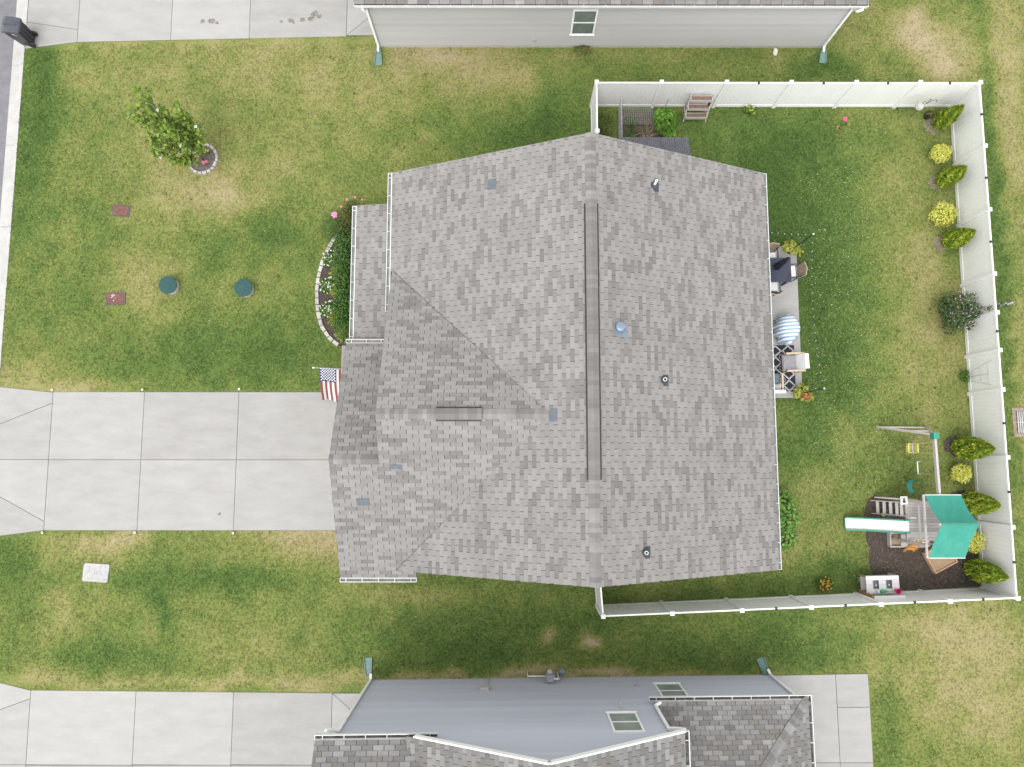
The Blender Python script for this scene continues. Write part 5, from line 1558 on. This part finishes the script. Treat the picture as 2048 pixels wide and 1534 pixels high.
for k in range(9):
    MB().box(-.34 + k * .08, -.295 + k * .08, -.41, .41, .02, .045).build('bar', mat('grate_metal', (.36, .35, .34), (.5, .49, .48), rough=.5), dr)
MB().box(-.36, .36, -.02, .02, .03, .05).build('cross_bar', MATS['grate_metal'], dr)

# ================================================================== PATIO
PZ = .05
m_cush = mat('white_cushion', (.66, .66, .67), (.76, .76, .77), scale=6)
m_wick = mat('tan_wicker', (.20, .145, .105), (.34, .26, .20), scale=30)
tb = thing('dining_table', 'dark navy outdoor dining table beside the house wall', 'table', (9.90, 7.03, PZ))
for k in range(8):
    MB().box(-.74, .74, -.47 + k * .1185, -.356 + k * .1185, .71, .74).build('slat', m_navy, tb)
for sx in (-1, 1):
    for sy in (-1, 1):
        MB().box(sx * .66 - .035, sx * .66 + .035, sy * .40 - .035, sy * .40 + .035, 0, .71).build('leg', m_navy, tb)
MB().box(-.66, .66, -.42, -.38, .64, .70).box(-.66, .66, .38, .42, .64, .70).build('apron', m_navy, tb)
um = thing('parasol', 'closed navy parasol folded over the dining table', 'parasol', (9.95, 7.05, PZ))
MB().tube([(0, 0, 0), (0, 0, 2.35)], .022, 8).build('pole', m_navy, um)
mb = MB()
k_ = 16
prof = [(.03, 2.32), (.06, 2.2), (.10, 1.8), (.13, 1.4), (.16, 1.05)]
vs, fs = [], []
for r, z in prof:
    for i in range(k_):
        q = r * (1.0 if i % 2 else .45)
        vs.append((q * math.cos(i * 2 * math.pi / k_), q * math.sin(i * 2 * math.pi / k_), z))
for j in range(len(prof) - 1):
    for i in range(k_): fs.append((j * k_ + i, j * k_ + (i + 1) % k_, (j + 1) * k_ + (i + 1) % k_, (j + 1) * k_ + i))
mb._add(vs, fs); mb.build('folded_canopy', mat('navy_fabric', (.02, .023, .04), (.045, .05, .075)), um)
def chair(label, x, y, rz):
    t = thing('dining_chair', label, 'chair', (x, y, PZ), rz, 'chairs round the navy dining table')
    for sx in (-1, 1):
        MB().bar((sx * .24, -.22, 0), (sx * .24, -.22, .64), .03, .03).build('leg', m_navy, t)
        MB().bar((sx * .24, .26, 0), (sx * .24, .30, .90), .03, .03).build('leg', m_navy, t)
        MB().bar((sx * .25, -.24, .64), (sx * .25, .29, .66), .04, .03).build('armrest', m_navy, t)
    MB().box(-.24, .24, -.24, .26, .38, .42).build('seat', m_navy, t)
    MB().box(-.225, .225, -.25, .20, .42, .48).build('cushion', m_cush, t)
    bk = MB()
    for k in range(7):
        for q in (0,):
            xa = -.24 + k * .0686
            bow = .05 * (1 - ((k - 3) / 3.5) ** 2)
            bk._add([(xa, .25 + bow, .46), (xa + .066, .25 + bow, .46), (xa + .066, .38 + bow, .90), (xa, .38 + bow, .90), (xa, .275 + bow, .46), (xa + .066, .275 + bow, .46), (xa + .066, .405 + bow, .90), (xa, .405 + bow, .90)],
                    [(0, 1, 2, 3), (7, 6, 5, 4), (2, 6, 7, 3), (0, 4, 5, 1), (1, 5, 6, 2), (0, 3, 7, 4)])
    bo = bk.build('backrest', m_wick, t)
    MB().tube([(-.25, .26, .45), (-.25, .40, .90), (0, .46, .92), (.25, .40, .90), (.25, .26, .45)], .014, 6).build('frame', mat('pale_rattan', (.42, .33, .22), (.52, .43, .3)), bo)
chair('wicker dining chair at the lawn end of the navy table', 10.72, 7.02, R(-86))
chair('wicker dining chair above the navy table', 9.95, 7.58, R(3))
chair('wicker dining chair below the navy table', 9.98, 6.48, R(178))
def lightpole(label, x, y, mleaf, red):
    t = thing('planter_pole', label, 'light pole', (x, y, PZ), 0, 'planters holding the string light poles')
    MB().lathe([(.12, 0), (.17, .30), (.18, .32), (.16, .32), (.15, .26)], 0, 0, 18).build('pot', m_black, t)
    MB().tube([(0, 0, .05), (.02, .01, 2.08)], .022, 8).build('pole', m_black, t)
    MB().lathe([(.012, 2.07), (.03, 2.09), (.03, 2.12), (.012, 2.14)], .02, .01, 10).build('finial', m_white, t)
    blob_leaves('foliage', [(-.1, .15, .45, .24, .2, .2), (.1, -.12, .42, .26, .22, .18), (0, 0, .4, .2, .2, .2), (-.25, 0, .4, .16, .2, .15)], 190, .16, .11, mleaf, t, up=1.0, shell=.3)
    if red:
        blob_leaves('red_leaves', [(.05, -.15, .5, .18, .16, .14)], 60, .12, .07, mat('coleus_red', (.28, .05, .03), (.45, .14, .07), scale=20), t)
lightpole('black light pole in a lime leafed planter at the upper patio corner', 10.92, 7.98, m_lime, False)
lightpole('black light pole in a planter of red and yellow leaves at the lower patio corner', 11.06, 2.36, m_lime, True)
sg = thing('string_lights', 'string of small round bulbs sagging between the two black poles', 'string lights', (10.94, 7.99, 2.17))
def cat_pts(a, c, sag, n):
    return [Vector(a).lerp(Vector(c), t) + Vector((0, 0, -sag * 4 * t * (1 - t))) for t in np.linspace(0, 1, n)]
A, Bp = (10.94, 7.99, 2.17), (11.08, 2.37, 2.17)
runs = [cat_pts(A, Bp, .42, 20), cat_pts((9.12, 8.0, 2.45), A, .12, 8), cat_pts(Bp, (9.12, 2.35, 2.45), .15, 8)]
wire = MB(); bulb = None
for r_ in runs:
    wire.tube(r_, .004, 4)
wo = wire.build('cable', m_black, sg, off=A)
for r_ in runs:
    for q in r_[1:-1]:
        if bulb is None:
            bulb = MB().blob((0, 0, -.05), (.018, .018, .025), 1, 8, 6, 0).build('bulb', mat('frosted_bulb', (.5, .5, .47), (.6, .6, .56), rough=.3), sg)
            bulb.location = q - Vector(A)
        else:
            link('bulb', bulb.data, sg, q - Vector(A))
# striped cloth over a grill
m_str = bpy.data.materials.new('blue_white_stripe'); m_str.use_nodes = True
nts = m_str.node_tree
gs_ = nts.nodes.new('ShaderNodeNewGeometry'); sx_ = nts.nodes.new('ShaderNodeSeparateXYZ'); nts.links.new(gs_.outputs['Position'], sx_.inputs[0])
def smath(op, a, b_):
    n_ = nts.nodes.new('ShaderNodeMath'); n_.operation = op
    for i_, v_ in enumerate((a, b_)):
        if v_ is None: continue
        if hasattr(v_, 'links'): nts.links.new(v_, n_.inputs[i_])
        else: n_.inputs[i_].default_value = v_
    return n_.outputs[0]
bend = smath('MULTIPLY', sx_.outputs['X'], -0.08)
yy_ = smath('MULTIPLY', smath('ADD', sx_.outputs['Y'], bend), 2 * math.pi / .135)
crs = nts.nodes.new('ShaderNodeValToRGB'); nts.links.new(smath('MULTIPLY_ADD', smath('SINE', yy_, None), 0.5), crs.inputs[0])
crs.inputs[0].links[0].from_node.inputs[2].default_value = 0.5
crs.color_ramp.elements[0].position = .40; crs.color_ramp.elements[0].color = (.25, .36, .52, 1)
crs.color_ramp.elements[1].position = .60; crs.color_ramp.elements[1].color = (.70, .73, .77, 1)
nts.links.new(crs.outputs[0], nts.nodes['Principled BSDF'].inputs['Base Color']); nts.nodes['Principled BSDF'].inputs['Roughness'].default_value = .9
gr = thing('covered_grill', 'grill hidden under a blue and white striped cover on the patio', 'covered grill', (10.50, 4.80, PZ))
nu, nv = 44, 12
vs, fs, ts = [], [], []
for j in range(nv + 1):
    f = j / nv
    for i in range(nu):
        a = 2 * math.pi * i / nu
        rad = 1.0 if f > .45 else math.sin(f / .45 * math.pi / 2) ** .8
        ex = .43 * rad * math.cos(a) * (1.05 if math.cos(a) > 0 else .95)
        ey = .55 * rad * (math.sin(a) if math.sin(a) > 0 else 1.05 * math.sin(a) * (1 - .25 * abs(math.cos(a))))
        fold = 1 + (.05 + .07 * f) * math.sin(a * 9 + 1) * (f > .4) + .02 * math.sin(a * 5 + f * 6)
        z = .92 * math.cos(min(f / .45, 1) * 1.05) if f < .45 else .46 - (f - .45) / .55 * .34
        vs.append((ex * fold + .12 * max(0, f - .45) * (1 if math.cos(a) > .2 else 0), ey * fold, z + .02 * math.sin(a * 7) * f))
        ts.append(.15 if math.sin(ey * 2 * math.pi / .155 + .25 * ex) > .1 else .9)
for j in range(nv):
    for i in range(nu):
        fs.append((j * nu + i, (j + 1) * nu + i, (j + 1) * nu + (i + 1) % nu, j * nu + (i + 1) % nu))
mb = MB(); mb.v, mb.f, mb.t = vs, fs, [0.0] * len(vs)
mb.build('cover', m_str, gr, smooth=True)
mb = MB()
for sx in (-.25, .25):
    for sy in (-.3, .3): mb.box(sx - .02, sx + .02, sy - .02, sy + .02, 0, .3)
mb.build('legs', m_black, gr)
# rug with lattice pattern
rg = thing('rug', 'black outdoor rug with white lattice pattern on the patio', 'rug', (9.95, 3.36, PZ))
MB().box(-.98, .98, -.90, .89, 0, .010).build('base', mat('rug_black', (.016, .018, .026), (.032, .034, .045), scale=40), rg)
lt = MB()
def line(p, q, w=.011):
    p, q = Vector((*p, 0)), Vector((*q, 0)); d = (q - p).normalized(); n_ = Vector((-d.y, d.x, 0)) * w
    z = Vector((0, 0, .0125))
    lt._add([p - n_ + z, q - n_ + z, q + n_ + z, p + n_ + z], [(0, 1, 2, 3)])
cw, ch = .49, .447
for i in range(4):
    for j in range(4):
        cx, cy = -.98 + cw * (i + .5), -.90 + ch * (j + .5)
        for s_ in (.98, .80):
            P_ = [(cx - cw / 2 * s_, cy), (cx, cy - ch / 2 * s_), (cx + cw / 2 * s_, cy), (cx, cy + ch / 2 * s_)]
            for k in range(4): line(P_[k], P_[(k + 1) % 4], .0085)
        q = [(cx + cw * .5 + .10 * math.cos(k * math.pi / 6), cy + ch * .5 + .10 * math.sin(k * math.pi / 6)) for k in range(13)]
        if i < 3 and j < 3:
            for k in range(12): line(q[k], q[k + 1], .007)
lt.build('lattice', mat('rug_white', (.58, .57, .56), (.7, .69, .68), scale=40), rg)
# armchair and loveseat
m_teak = mat('pale_teak', (.46, .35, .25), (.58, .46, .35), scale=5, stretch=(3, 12, 12))
m_greyc = mat('grey_cushion', (.235, .23, .25), (.285, .28, .30), scale=6)
def cushion(mb, x0, x1, y0, y1, z0, z1, r=.03):
    mb.box(x0 + r, x1 - r, y0 + r, y1 - r, z0, z1); mb.box(x0, x1, y0, y1, z0 + r, z1 - r)
    return mb
ac = thing('armchair', 'patio armchair with teak arms and grey seat facing the house', 'armchair', (10.72, 3.52, PZ), R(2))
for sy in (-1, 1):
    MB().box(-.33, .36, sy * .33 - .035, sy * .33 + .035, .58, .61).build('armrest', m_teak, ac)
    for sx in (-.28, .30): MB().box(sx - .025, sx + .025, sy * .33 - .025, sy * .33 + .025, 0, .58).build('leg', m_teak, ac)
cushion(MB(), -.42, .12, -.29, .29, .28, .43).build('seat_cushion', m_greyc, ac)
MB().box(-.36, .30, -.30, .30, .22, .27).build('seat_frame', m_teak, ac)
bk = MB()
bk._add([(.10, -.29, .40), (.26, -.29, .40), (.42, -.28, .82), (.27, -.28, .84), (.10, .29, .40), (.26, .29, .40), (.42, .28, .82), (.27, .28, .84)], [(0, 1, 2, 3), (7, 6, 5, 4), (3, 2, 6, 7), (0, 4, 5, 1), (1, 5, 6, 2), (0, 3, 7, 4)])
bk.build('back_cushion', m_cush, ac)
sf = thing('loveseat', 'teak loveseat with teal seat cushion half hidden by the roof edge', 'sofa', (9.62, 2.74, PZ))
MB().box(.56, .63, -.40, .36, .56, .59).build('armrest', m_teak, sf)
MB().box(-.63, -.56, -.40, .36, .56, .59).build('armrest', m_teak, sf)
for sx in (-.6, .6):
    for sy in (-.34, .30): MB().box(sx - .03, sx + .03, sy - .03, sy + .03, 0, .56).build('leg', m_teak, sf)
MB().box(-.56, .56, -.34, .30, .22, .27).build('seat_frame', m_teak, sf)
cushion(MB(), -.55, .55, -.15, .36, .27, .42).build('seat_cushion', mat('teal_cushion', (.10, .145, .155), (.14, .19, .20)), sf)
MB().box(-.60, .62, -.42, -.30, .40, .80).build('back_cushion', m_cush, sf)
mb = MB()
mb._add([(.12, -.30, .45), (.55, -.30, .45), (.55, -.18, .44), (.12, -.18, .44), (.12, -.32, .82), (.55, -.32, .80), (.55, -.24, .80), (.12, -.24, .82)], [(3, 2, 1, 0), (4, 5, 6, 7), (0, 1, 5, 4), (1, 2, 6, 5), (2, 3, 7, 6), (3, 0, 4, 7)])
plw = thing('throw_pillow', 'black and white striped throw pillow on the loveseat', 'pillow', (9.62, 2.74, PZ))
m_zeb = bpy.data.materials.new('zebra'); m_zeb.use_nodes = True
ntz = m_zeb.node_tree; wv = ntz.nodes.new('ShaderNodeTexWave'); wv.inputs['Scale'].default_value = 9; wv.inputs['Distortion'].default_value = 5; wv.inputs['Detail'].default_value = 1
gz_ = ntz.nodes.new('ShaderNodeNewGeometry'); ntz.links.new(gz_.outputs['Position'], wv.inputs['Vector'])
crz = ntz.nodes.new('ShaderNodeValToRGB'); crz.color_ramp.interpolation = 'CONSTANT'; crz.color_ramp.elements[0].color = (.03, .03, .035, 1); crz.color_ramp.elements[1].position = .45; crz.color_ramp.elements[1].color = (.7, .69, .67, 1)
ntz.links.new(wv.outputs['Fac'], crz.inputs[0]); ntz.links.new(crz.outputs[0], ntz.nodes['Principled BSDF'].inputs['Base Color'])
cushion(MB(), .10, .54, -.31, -.06, .42, .60, .05).build('pillow', m_zeb, plw)

# ================================================================== PLAYGROUND
pb = MB().prism([(13.42, -1.9), (13.5, -1.68), (13.66, -1.55), (13.9, -1.5), (14.15, -1.62), (14.6, -1.75), (15.2, -1.66), (15.8, -1.72), (16.5, -1.62), (17.0, -1.85), (17.5, -1.9), (17.53, -4.85), (15.5, -4.98), (13.62, -5.02), (13.5, -4.75), (13.56, -4.4), (13.42, -4.0), (13.48, -3.5), (13.36, -3.1), (13.44, -2.6), (13.34, -2.2)], 0, .03).build('mulch_bed', m_mulch)
tag(pb, 'dark mulch bed under the wooden play set', 'mulch')
n = 1700
x = RNG.uniform(13.25, 17.4, n); y = RNG.uniform(-4.95, -1.6, n)
ch_ = leaf_mesh('wood_chips', np.stack([x, y, RNG.uniform(.032, .05, n)], 1), np.array([0, 0, 1.]) + RNG.normal(0, .3, (n, 3)), rdir(n), RNG.uniform(.03, .09, n), RNG.uniform(.012, .03, n), RNG.random(n) ** 2, mat('chip', None, attr=True, ramp=[(0, (.07, .055, .045)), (1, (.34, .27, .2))]), None)
tag(ch_, 'loose pale wood chips scattered on the dark mulch', 'wood chips', kind='stuff')
m_canopy = mat('green_canopy', (.04, .28, .215), (.06, .33, .26), scale=3, rough=.6, trans=.2)
m_tgreen = mat('green_plastic', (.02, .20, .15), (.035, .27, .21), rough=.35, spec=.5)
ps = thing('play_set', 'wooden play tower with green canopy and slide on dark mulch', 'play set', (14.9, -2.4, .03))
OP = (14.9, -2.4, .03)
X0, X1, Y0, Y1 = 14.28, 15.50, -1.60, -3.08
DZ = 1.25
def part(mb, nm, m, par=None): return mb.build(nm, m, par or ps, off=OP)
for x_ in (X0, X1):
    for y_ in (Y0, Y1):
        part(MB().box(x_ - .045, x_ + .045, y_ - .045, y_ + .045, .03, 2.3, .6), 'post', m_wood)
nb = 13
for k in range(nb):
    yy = Y1 + .05 + k * (Y0 - Y1 - .1) / nb
    mb = MB(); mb.cur = random.uniform(.35, .95)
    part(mb.box(X0 - .06, X1 + .05, yy + .004, yy + (Y0 - Y1 - .1) / nb - .004, DZ - .03, DZ), 'deck_plank', m_wood)
part(MB().bar((X0, Y0, DZ - .1), (X0, Y1, DZ - .1), .04, .12, .5), 'joist', m_wood)
part(MB().bar((X1, Y0, DZ - .1), (X1, Y1, DZ - .1), .04, .12, .5), 'joist', m_wood)
for zz in (1.75, 1.95):
    part(MB().bar((X0, Y0, zz), (X1, Y0, zz), .035, .08, .5), 'rail', m_wood)
    part(MB().bar((X0, Y1, zz), (X1, Y1, zz), .035, .08, .5), 'rail', m_wood)
part(MB().bar((X0 + .04, Y0, 1.9), (X0 + .04, Y1 + .0, 1.9), .05, .06, .95), 'crossbar', m_wood)
part(MB().bar((X0 + .0, -1.34, 2.3), (X0 + .0, -3.50, 2.3), .06, .07, 1.0), 'canopy_beam', m_wood)
part(MB().bar((X1 + .04, -1.34, 2.3), (X1 + .04, -3.50, 2.3), .05, .07, .8), 'canopy_beam', m_wood)
part(MB().bar((X0 + .0, -2.30, 2.3), (X0, -2.30, 3.14), .05, .05, .8), 'king_post', m_wood)
part(MB().bar((X1, -2.30, 2.3), (X1, -2.30, 3.14), .05, .05, .8), 'king_post', m_wood)
part(MB().bar((X0 - .02, -2.27, 3.15), (X1 + .02, -2.27, 3.15), .05, .05, .8), 'ridge_pole', m_wood)
cv, cf = [], []
nn, ns = 40, 16
for i in range(nn + 1):
    for j in range(ns + 1):
        t_, q = i / nn, j / ns
        if t_ <= .5:
            f = t_ * 2; yy = -1.35 + f * (-2.27 + 1.35); zz = 2.36 + f * .84 - .10 * math.sin(f * math.pi)
        else:
            f = (t_ - .5) * 2; yy = -2.27 + f * (-3.48 + 2.27); zz = 3.20 - f * .84 - .05 * math.sin(f * math.pi)
        w_ = math.sin(f * math.pi)
        zz += w_ * (.012 * math.sin(q * 19 + f * 7) + .008 * math.sin(q * 41 - f * 11)) - .03 * w_ * math.sin(q * math.pi)
        cv.append((X0 + .03 + q * (X1 - X0 + .02), yy, zz))
for i in range(nn):
    for j in range(ns):
        k = i * (ns + 1) + j; cf.append((k, k + ns + 1, k + ns + 2, k + 1))
mb = MB(); mb._add(cv, cf)
cvs = part(mb, 'canopy', m_canopy)
hem = MB()
hem.bar((X0 + .03, -1.345, 2.355), (X1 + .05, -1.345, 2.355), .02, .03).bar((X0 + .03, -3.485, 2.355), (X1 + .05, -3.485, 2.355), .02, .03)
part(hem, 'hem', m_white, cvs)
# slide
sv, sf_ = [], []
prof = [(14.30, 1.27), (14.15, 1.24), (13.9, 1.02), (13.5, .68), (13.1, .38), (12.8, .22), (12.52, .15)]
for x_, z_ in prof:
    for yy, dz in ((-2.29, .10), (-2.33, .0), (-2.73, .0), (-2.77, .10)): sv.append((x_, yy, z_ + dz))
for i in range(len(prof) - 1):
    sf_.append((4 * i + 1, 4 * i + 2, 4 * i + 6, 4 * i + 5))
mb = MB(); mb._add(sv, [f[::-1] for f in sf_])
m_slide = mat('slide_cream', (.78, .78, .70), (.84, .84, .78), rough=.3, spec=.5)
sl2 = part(mb, 'slide', m_slide)
rim = MB()
for yy in (-2.31, -2.75):
    for (xa, za), (xb, zb) in zip(prof[:-1], prof[1:]):
        rim.bar((xa, yy, za + .05), (xb, yy, zb + .05), .05, .13)
rim.bar((12.52, -2.31, .16), (12.52, -2.75, .16), .03, .05)
part(rim, 'slide_rim', m_tgreen, sl2)
# steps
for k, (xx, zz) in enumerate(((13.74, .22), (13.86, .46), (13.97, .70), (14.07, .94), (14.14, 1.12))):
    mb = MB(); mb.cur = .8
    part(mb.box(xx - .055, xx + .055, -2.14, -1.70, zz, zz + .03), 'step', m_wood)
for yy in (-1.68, -2.16):
    part(MB().bar((13.60, yy, .05), (14.24, yy, 1.3), .035, .09, .5), 'stringer', m_wood)
part(MB().bar((13.72, -1.56, .12), (14.4, -1.56, 1.75), .05, .04, .9), 'handrail', m_wood)
fr = MB(); fr.box(14.0, 14.06, -1.74, -1.46, 1.35, 1.37).box(14.18, 14.24, -1.74, -1.46, 1.35, 1.37).box(14.06, 14.18, -1.74, -1.70, 1.35, 1.37).box(14.06, 14.18, -1.50, -1.46, 1.35, 1.37)
part(fr, 'window_frame', m_white)
# lower bench, sand trough, orange ladder
mb = MB(); mb.cur = .7
mb.box(14.14, 14.19, -3.36, -2.86, .03, .24).box(14.14, 15.52, -3.40, -3.35, .03, .24).box(14.19, 15.52, -2.9, -2.86, .03, .24)
part(mb, 'sandbox_frame', m_wood)
part(MB().box(14.19, 14.75, -3.35, -2.9, .03, .13), 'sand', mat('sand', (.30, .21, .13), (.42, .31, .2), scale=20, bump=.5))
for k in range(3):
    mb = MB(); mb.cur = .75 + .08 * k
    part(mb.box(14.45, 15.5, -3.34 + k * .15, -3.20 + k * .15, .40, .43), 'bench_plank', m_wood)
for s_ in (0, 1):
    part(MB().bar((14.74 + .34 * s_, -3.55, .05), (14.67 + .28 * s_, -3.02, 1.15), .06, .07), 'ladder_stile', m_orange)
for k in range(4):
    f = .18 + k * .24
    part(MB().bar((14.74 - .07 * f, -3.55 + .53 * f, .05 + 1.1 * f), (15.08 - .13 * f, -3.55 + .53 * f, .05 + 1.1 * f), .07, .04), 'ladder_rung', m_orange)
part(MB().tube([(14.30, -3.02, 1.28), (14.34, -3.10, 1.45), (14.42, -3.10, 1.45), (14.46, -3.02, 1.28)], .014, 6), 'grab_handle', m_white)
part(MB().tube([(14.28, -2.2, 1.28), (14.30, -2.2, 1.42), (14.48, -2.22, 1.42), (14.5, -2.2, 1.28)], .014, 6), 'grab_handle', m_white)
part(MB().tube([(14.60, -2.98, 1.28), (14.64, -3.08, 1.42), (14.72, -3.08, 1.42), (14.76, -2.98, 1.28)], .014, 6), 'grab_handle', m_white)
tg = thing('toy', 'small lime green toy lying beside the slide', 'toy', (14.0, -2.2, .03))
MB().blob((0, 0, .08), (.08, .09, .08), 3).build('body', mat('lime_plastic', (.28, .36, .04), (.36, .44, .08), rough=.4), tg)
# swing beam and A frame
def sw(mb, nm, m, par=None): return mb.build(nm, m, par or ps, off=OP)
BX = 14.87
sw(MB().bar((BX - .02, .72, 2.18), (BX + .02, -1.40, 2.18), .075, .14, .8), 'swing_beam', m_wood)
sw(MB().bar((13.98, 1.10, .03), (BX - .02, .74, 2.14), .07, .07, .75), 'a_frame_leg', m_wood)
sw(MB().bar((15.86, 1.08, .03), (BX, .74, 2.14), .07, .07, .75), 'a_frame_leg', m_wood)
sw(MB().bar((14.02, 1.09, .10), (15.82, 1.07, .10), .05, .06, .6), 'a_frame_tie', m_wood)
sw(MB().bar((14.50, .90, 1.2), (15.30, .90, 1.2), .05, .07, .6), 'a_frame_tie', m_wood)
sw(MB().box(BX - .10, BX + .09, .58, .80, 2.08, 2.30), 'beam_bracket', m_tgreen)
def swing(nm, label):
    return thing(nm, label, 'swing', OP)
m_rope = mat('yellow_rope', (.55, .50, .22), (.66, .62, .35))
m_yplas = mat('yellow_plastic', (.55, .52, .13), (.64, .60, .20), rough=.4)
s1 = swing('toddler_swing', 'yellow bucket toddler swing nearest the A frame of the swing beam')
mb = MB(); cushion(mb, 14.80, 15.12, .10, .46, .42, .48, .03); mb.box(15.08, 15.12, .12, .44, .46, .74); mb.box(14.80, 14.83, .12, .44, .46, .62); mb.box(14.80, 15.12, .10, .13, .46, .62); mb.box(14.80, 15.12, .43, .46, .46, .62)
sw(mb, 'bucket', m_yplas, s1)
sw(MB().box(14.93, 14.99, .10, .46, .625, .64), 'safety_bar', mat('grey_blue_strap', (.25, .28, .3), (.33, .36, .38)), s1)
sw(MB().tube([(14.96, .13, .6), (BX, .08, 2.12)], .011, 5).tube([(14.96, .43, .6), (BX, .48, 2.12)], .011, 5), 'rope', m_rope, s1)
s2 = swing('trapeze_bar', 'white trapeze bar hanging from the swing beam')
sw(MB().tube([(14.88, -.62, 1.02), (14.88, -.25, 1.02)], .018, 8).tube([(14.88, -.62, 1.02), (14.82, -.66, 1.10), (14.88, -.66, 1.2)], .012, 6).tube([(14.88, -.25, 1.02), (14.82, -.21, 1.10), (14.88, -.21, 1.2)], .012, 6), 'bar', m_white, s2)
sw(MB().tube([(14.88, -.66, 1.2), (BX, -.66, 2.12)], .006, 4).tube([(14.88, -.21, 1.2), (BX, -.21, 2.12)], .006, 4), 'chain', mat('thin_chain', (.2, .24, .22), (.3, .34, .32)), s2)
s3 = swing('belt_swing', 'green belt swing seat next to the tower')
sv, sf_ = [], []
for i in range(9):
    t_ = i / 8; yy = -1.37 + t_ * .48; zz = .42 + .13 * (2 * t_ - 1) ** 2; xx = .05 * math.cos((t_ - .5) * 3)
    sv += [(14.83 - xx, yy, zz), (15.00 - xx, yy, zz), (14.83 - xx, yy, zz + .015), (15.00 - xx, yy, zz + .015)]
for i in range(8):
    k = 4 * i; sf_ += [(k + 2, k + 3, k + 7, k + 6), (k, k + 4, k + 5, k + 1), (k, k + 2, k + 6, k + 4), (k + 1, k + 5, k + 7, k + 3)]
mb = MB(); mb._add(sv, sf_); sw(mb, 'belt', mat('teal_green_plastic', (.02, .20, .18), (.04, .27, .25), rough=.4), s3)
sw(MB().tube([(14.9, -1.36, .55), (BX, -1.34, 2.12)], .006, 4).tube([(14.9, -.89, .55), (BX, -.92, 2.12)], .006, 4), 'chain', m_tgreen, s3)
# brown sand tray
st = thing('sand_tray', 'tan wooden sand tray lying skewed beside the play tower', 'sand tray', (16.02, -3.78, .03), R(27))
mb = MB(); mb.box(-.48, .48, -.42, -.38, 0, .2).box(-.48, .48, .38, .42, 0, .2).box(-.48, -.44, -.38, .38, 0, .2).box(.44, .48, -.38, .38, 0, .2)
mb.build('frame', mat('tan_wood', (.42, .26, .15), (.56, .38, .25), scale=5), st)
MB().box(-.44, .44, -.38, .38, 0, .13).build('sand', MATS['sand'], st)
# play kitchen and toys
kt = thing('play_kitchen', 'whitewashed wooden play kitchen with two basins at the lower fence', 'play kitchen', (13.56, -4.70, .02), R(1.5))
m_ww = mat('whitewashed_wood', None, attr=True, ramp=[(0, (.50, .48, .47)), (1, (.70, .69, .69))], amt=.5, scale=3, stretch=(3, 18, 18))
for k in range(4):
    yy = -.28 + k * .155
    if k in (1, 2):
        spans = [(-.60, -.36), (-.14, .12), (.34, .60)]
    else:
        spans = [(-.60, .60)]
    for a, c in spans:
        mb = MB(); mb.cur = random.uniform(.5, 1)
        mb.box(a, c, yy + .003, yy + .152, .62, .65).build('top_plank', m_ww, kt)
for cx in (-.25, .23):
    mb = MB(); mb.box(cx - .115, cx + .115, -.125, .185, .54, .56).box(cx - .115, cx - .10, -.125, .185, .56, .645).box(cx + .10, cx + .115, -.125, .185, .56, .645).box(cx - .10, cx + .10, -.125, -.11, .56, .645).box(cx - .10, cx + .10, .17, .185, .56, .645)
    bs_ = mb.build('basin', mat('basin_grey', (.13, .135, .15), (.2, .205, .22), rough=.4), kt)
    MB().blob((cx + .03, .0, .59), (.03, .03, .03), 2, 8, 6, 0).build('drain_ball', m_white, bs_)
for sx in (-.56, .56):
    for sy in (-.26, .30): MB().box(sx - .03, sx + .03, sy - .03, sy + .03, 0, .62).build('leg', m_wood2 if sx < 0 else m_ww, kt)
MB().box(-.58, .58, -.24, .28, .16, .19).build('lower_shelf', m_ww, kt)
mb = MB(); mb.cur = .8; mb.box(-.55, .60, -.42, -.30, 1.0, 1.03).build('upper_shelf', m_ww, kt)
MB().box(-.60, -.55, -.44, -.26, 0.0, 1.06).build('side_board', m_wood2, kt)
MB().box(.54, .59, -.44, -.38, 0.0, 1.0).build('back_post', m_ww, kt)
MB().tube([(-.62, .10, .60), (-.80, .16, .50), (-.80, .26, .50), (-.62, .22, .60)], .014, 5).build('towel_rail', m_wood, kt)
KT = Vector((13.56, -4.70, .02))
def toy(nm, label, mb, m): 
    t = thing(nm, label, 'toy', KT, R(1.5), 'toys on the play kitchen'); mb.build('body', m, t)
toy('toy_bucket', 'pink toy bucket at the right end of the play kitchen', MB().lathe([(.07, .0), (.10, .17), (.105, .18), (.095, .18), (.07, .03)], .46, -.20, 14, z=.65), mat('hot_pink_plastic', (.55, .03, .15), (.65, .07, .22), rough=.35))
toy('toy_bottle', 'green toy bottle on its side on the play kitchen', MB().tube([(-.12, -.22, .71), (.02, -.20, .71), (.06, -.19, .71), (.1, -.19, .71)], [.06, .06, .03, .03], 12), mat('green_toy', (.03, .30, .10), (.06, .38, .15), rough=.35))
toy('toy_jar', 'clear grey toy jar left of the green bottle', MB().lathe([(.05, 0), (.055, .02), (.055, .12), (.04, .14)], -.24, -.20, 12, z=.65), mat('grey_toy', (.45, .48, .5), (.55, .58, .6), rough=.2))
toy('toy_cup', 'small white cup with dark hole at the left end of the play kitchen', MB().lathe([(.04, 0), (.05, .09), (.042, .09), (.035, .02)], -.50, -.21, 12, z=.65), m_white)
toy('toy_spade', 'blue and yellow toy spade on the play kitchen', MB().bar((.12, -.22, .67), (.34, -.20, .68), .05, .02), mat('blue_yellow_toy', (.16, .26, .45), (.55, .52, .12), scale=9))
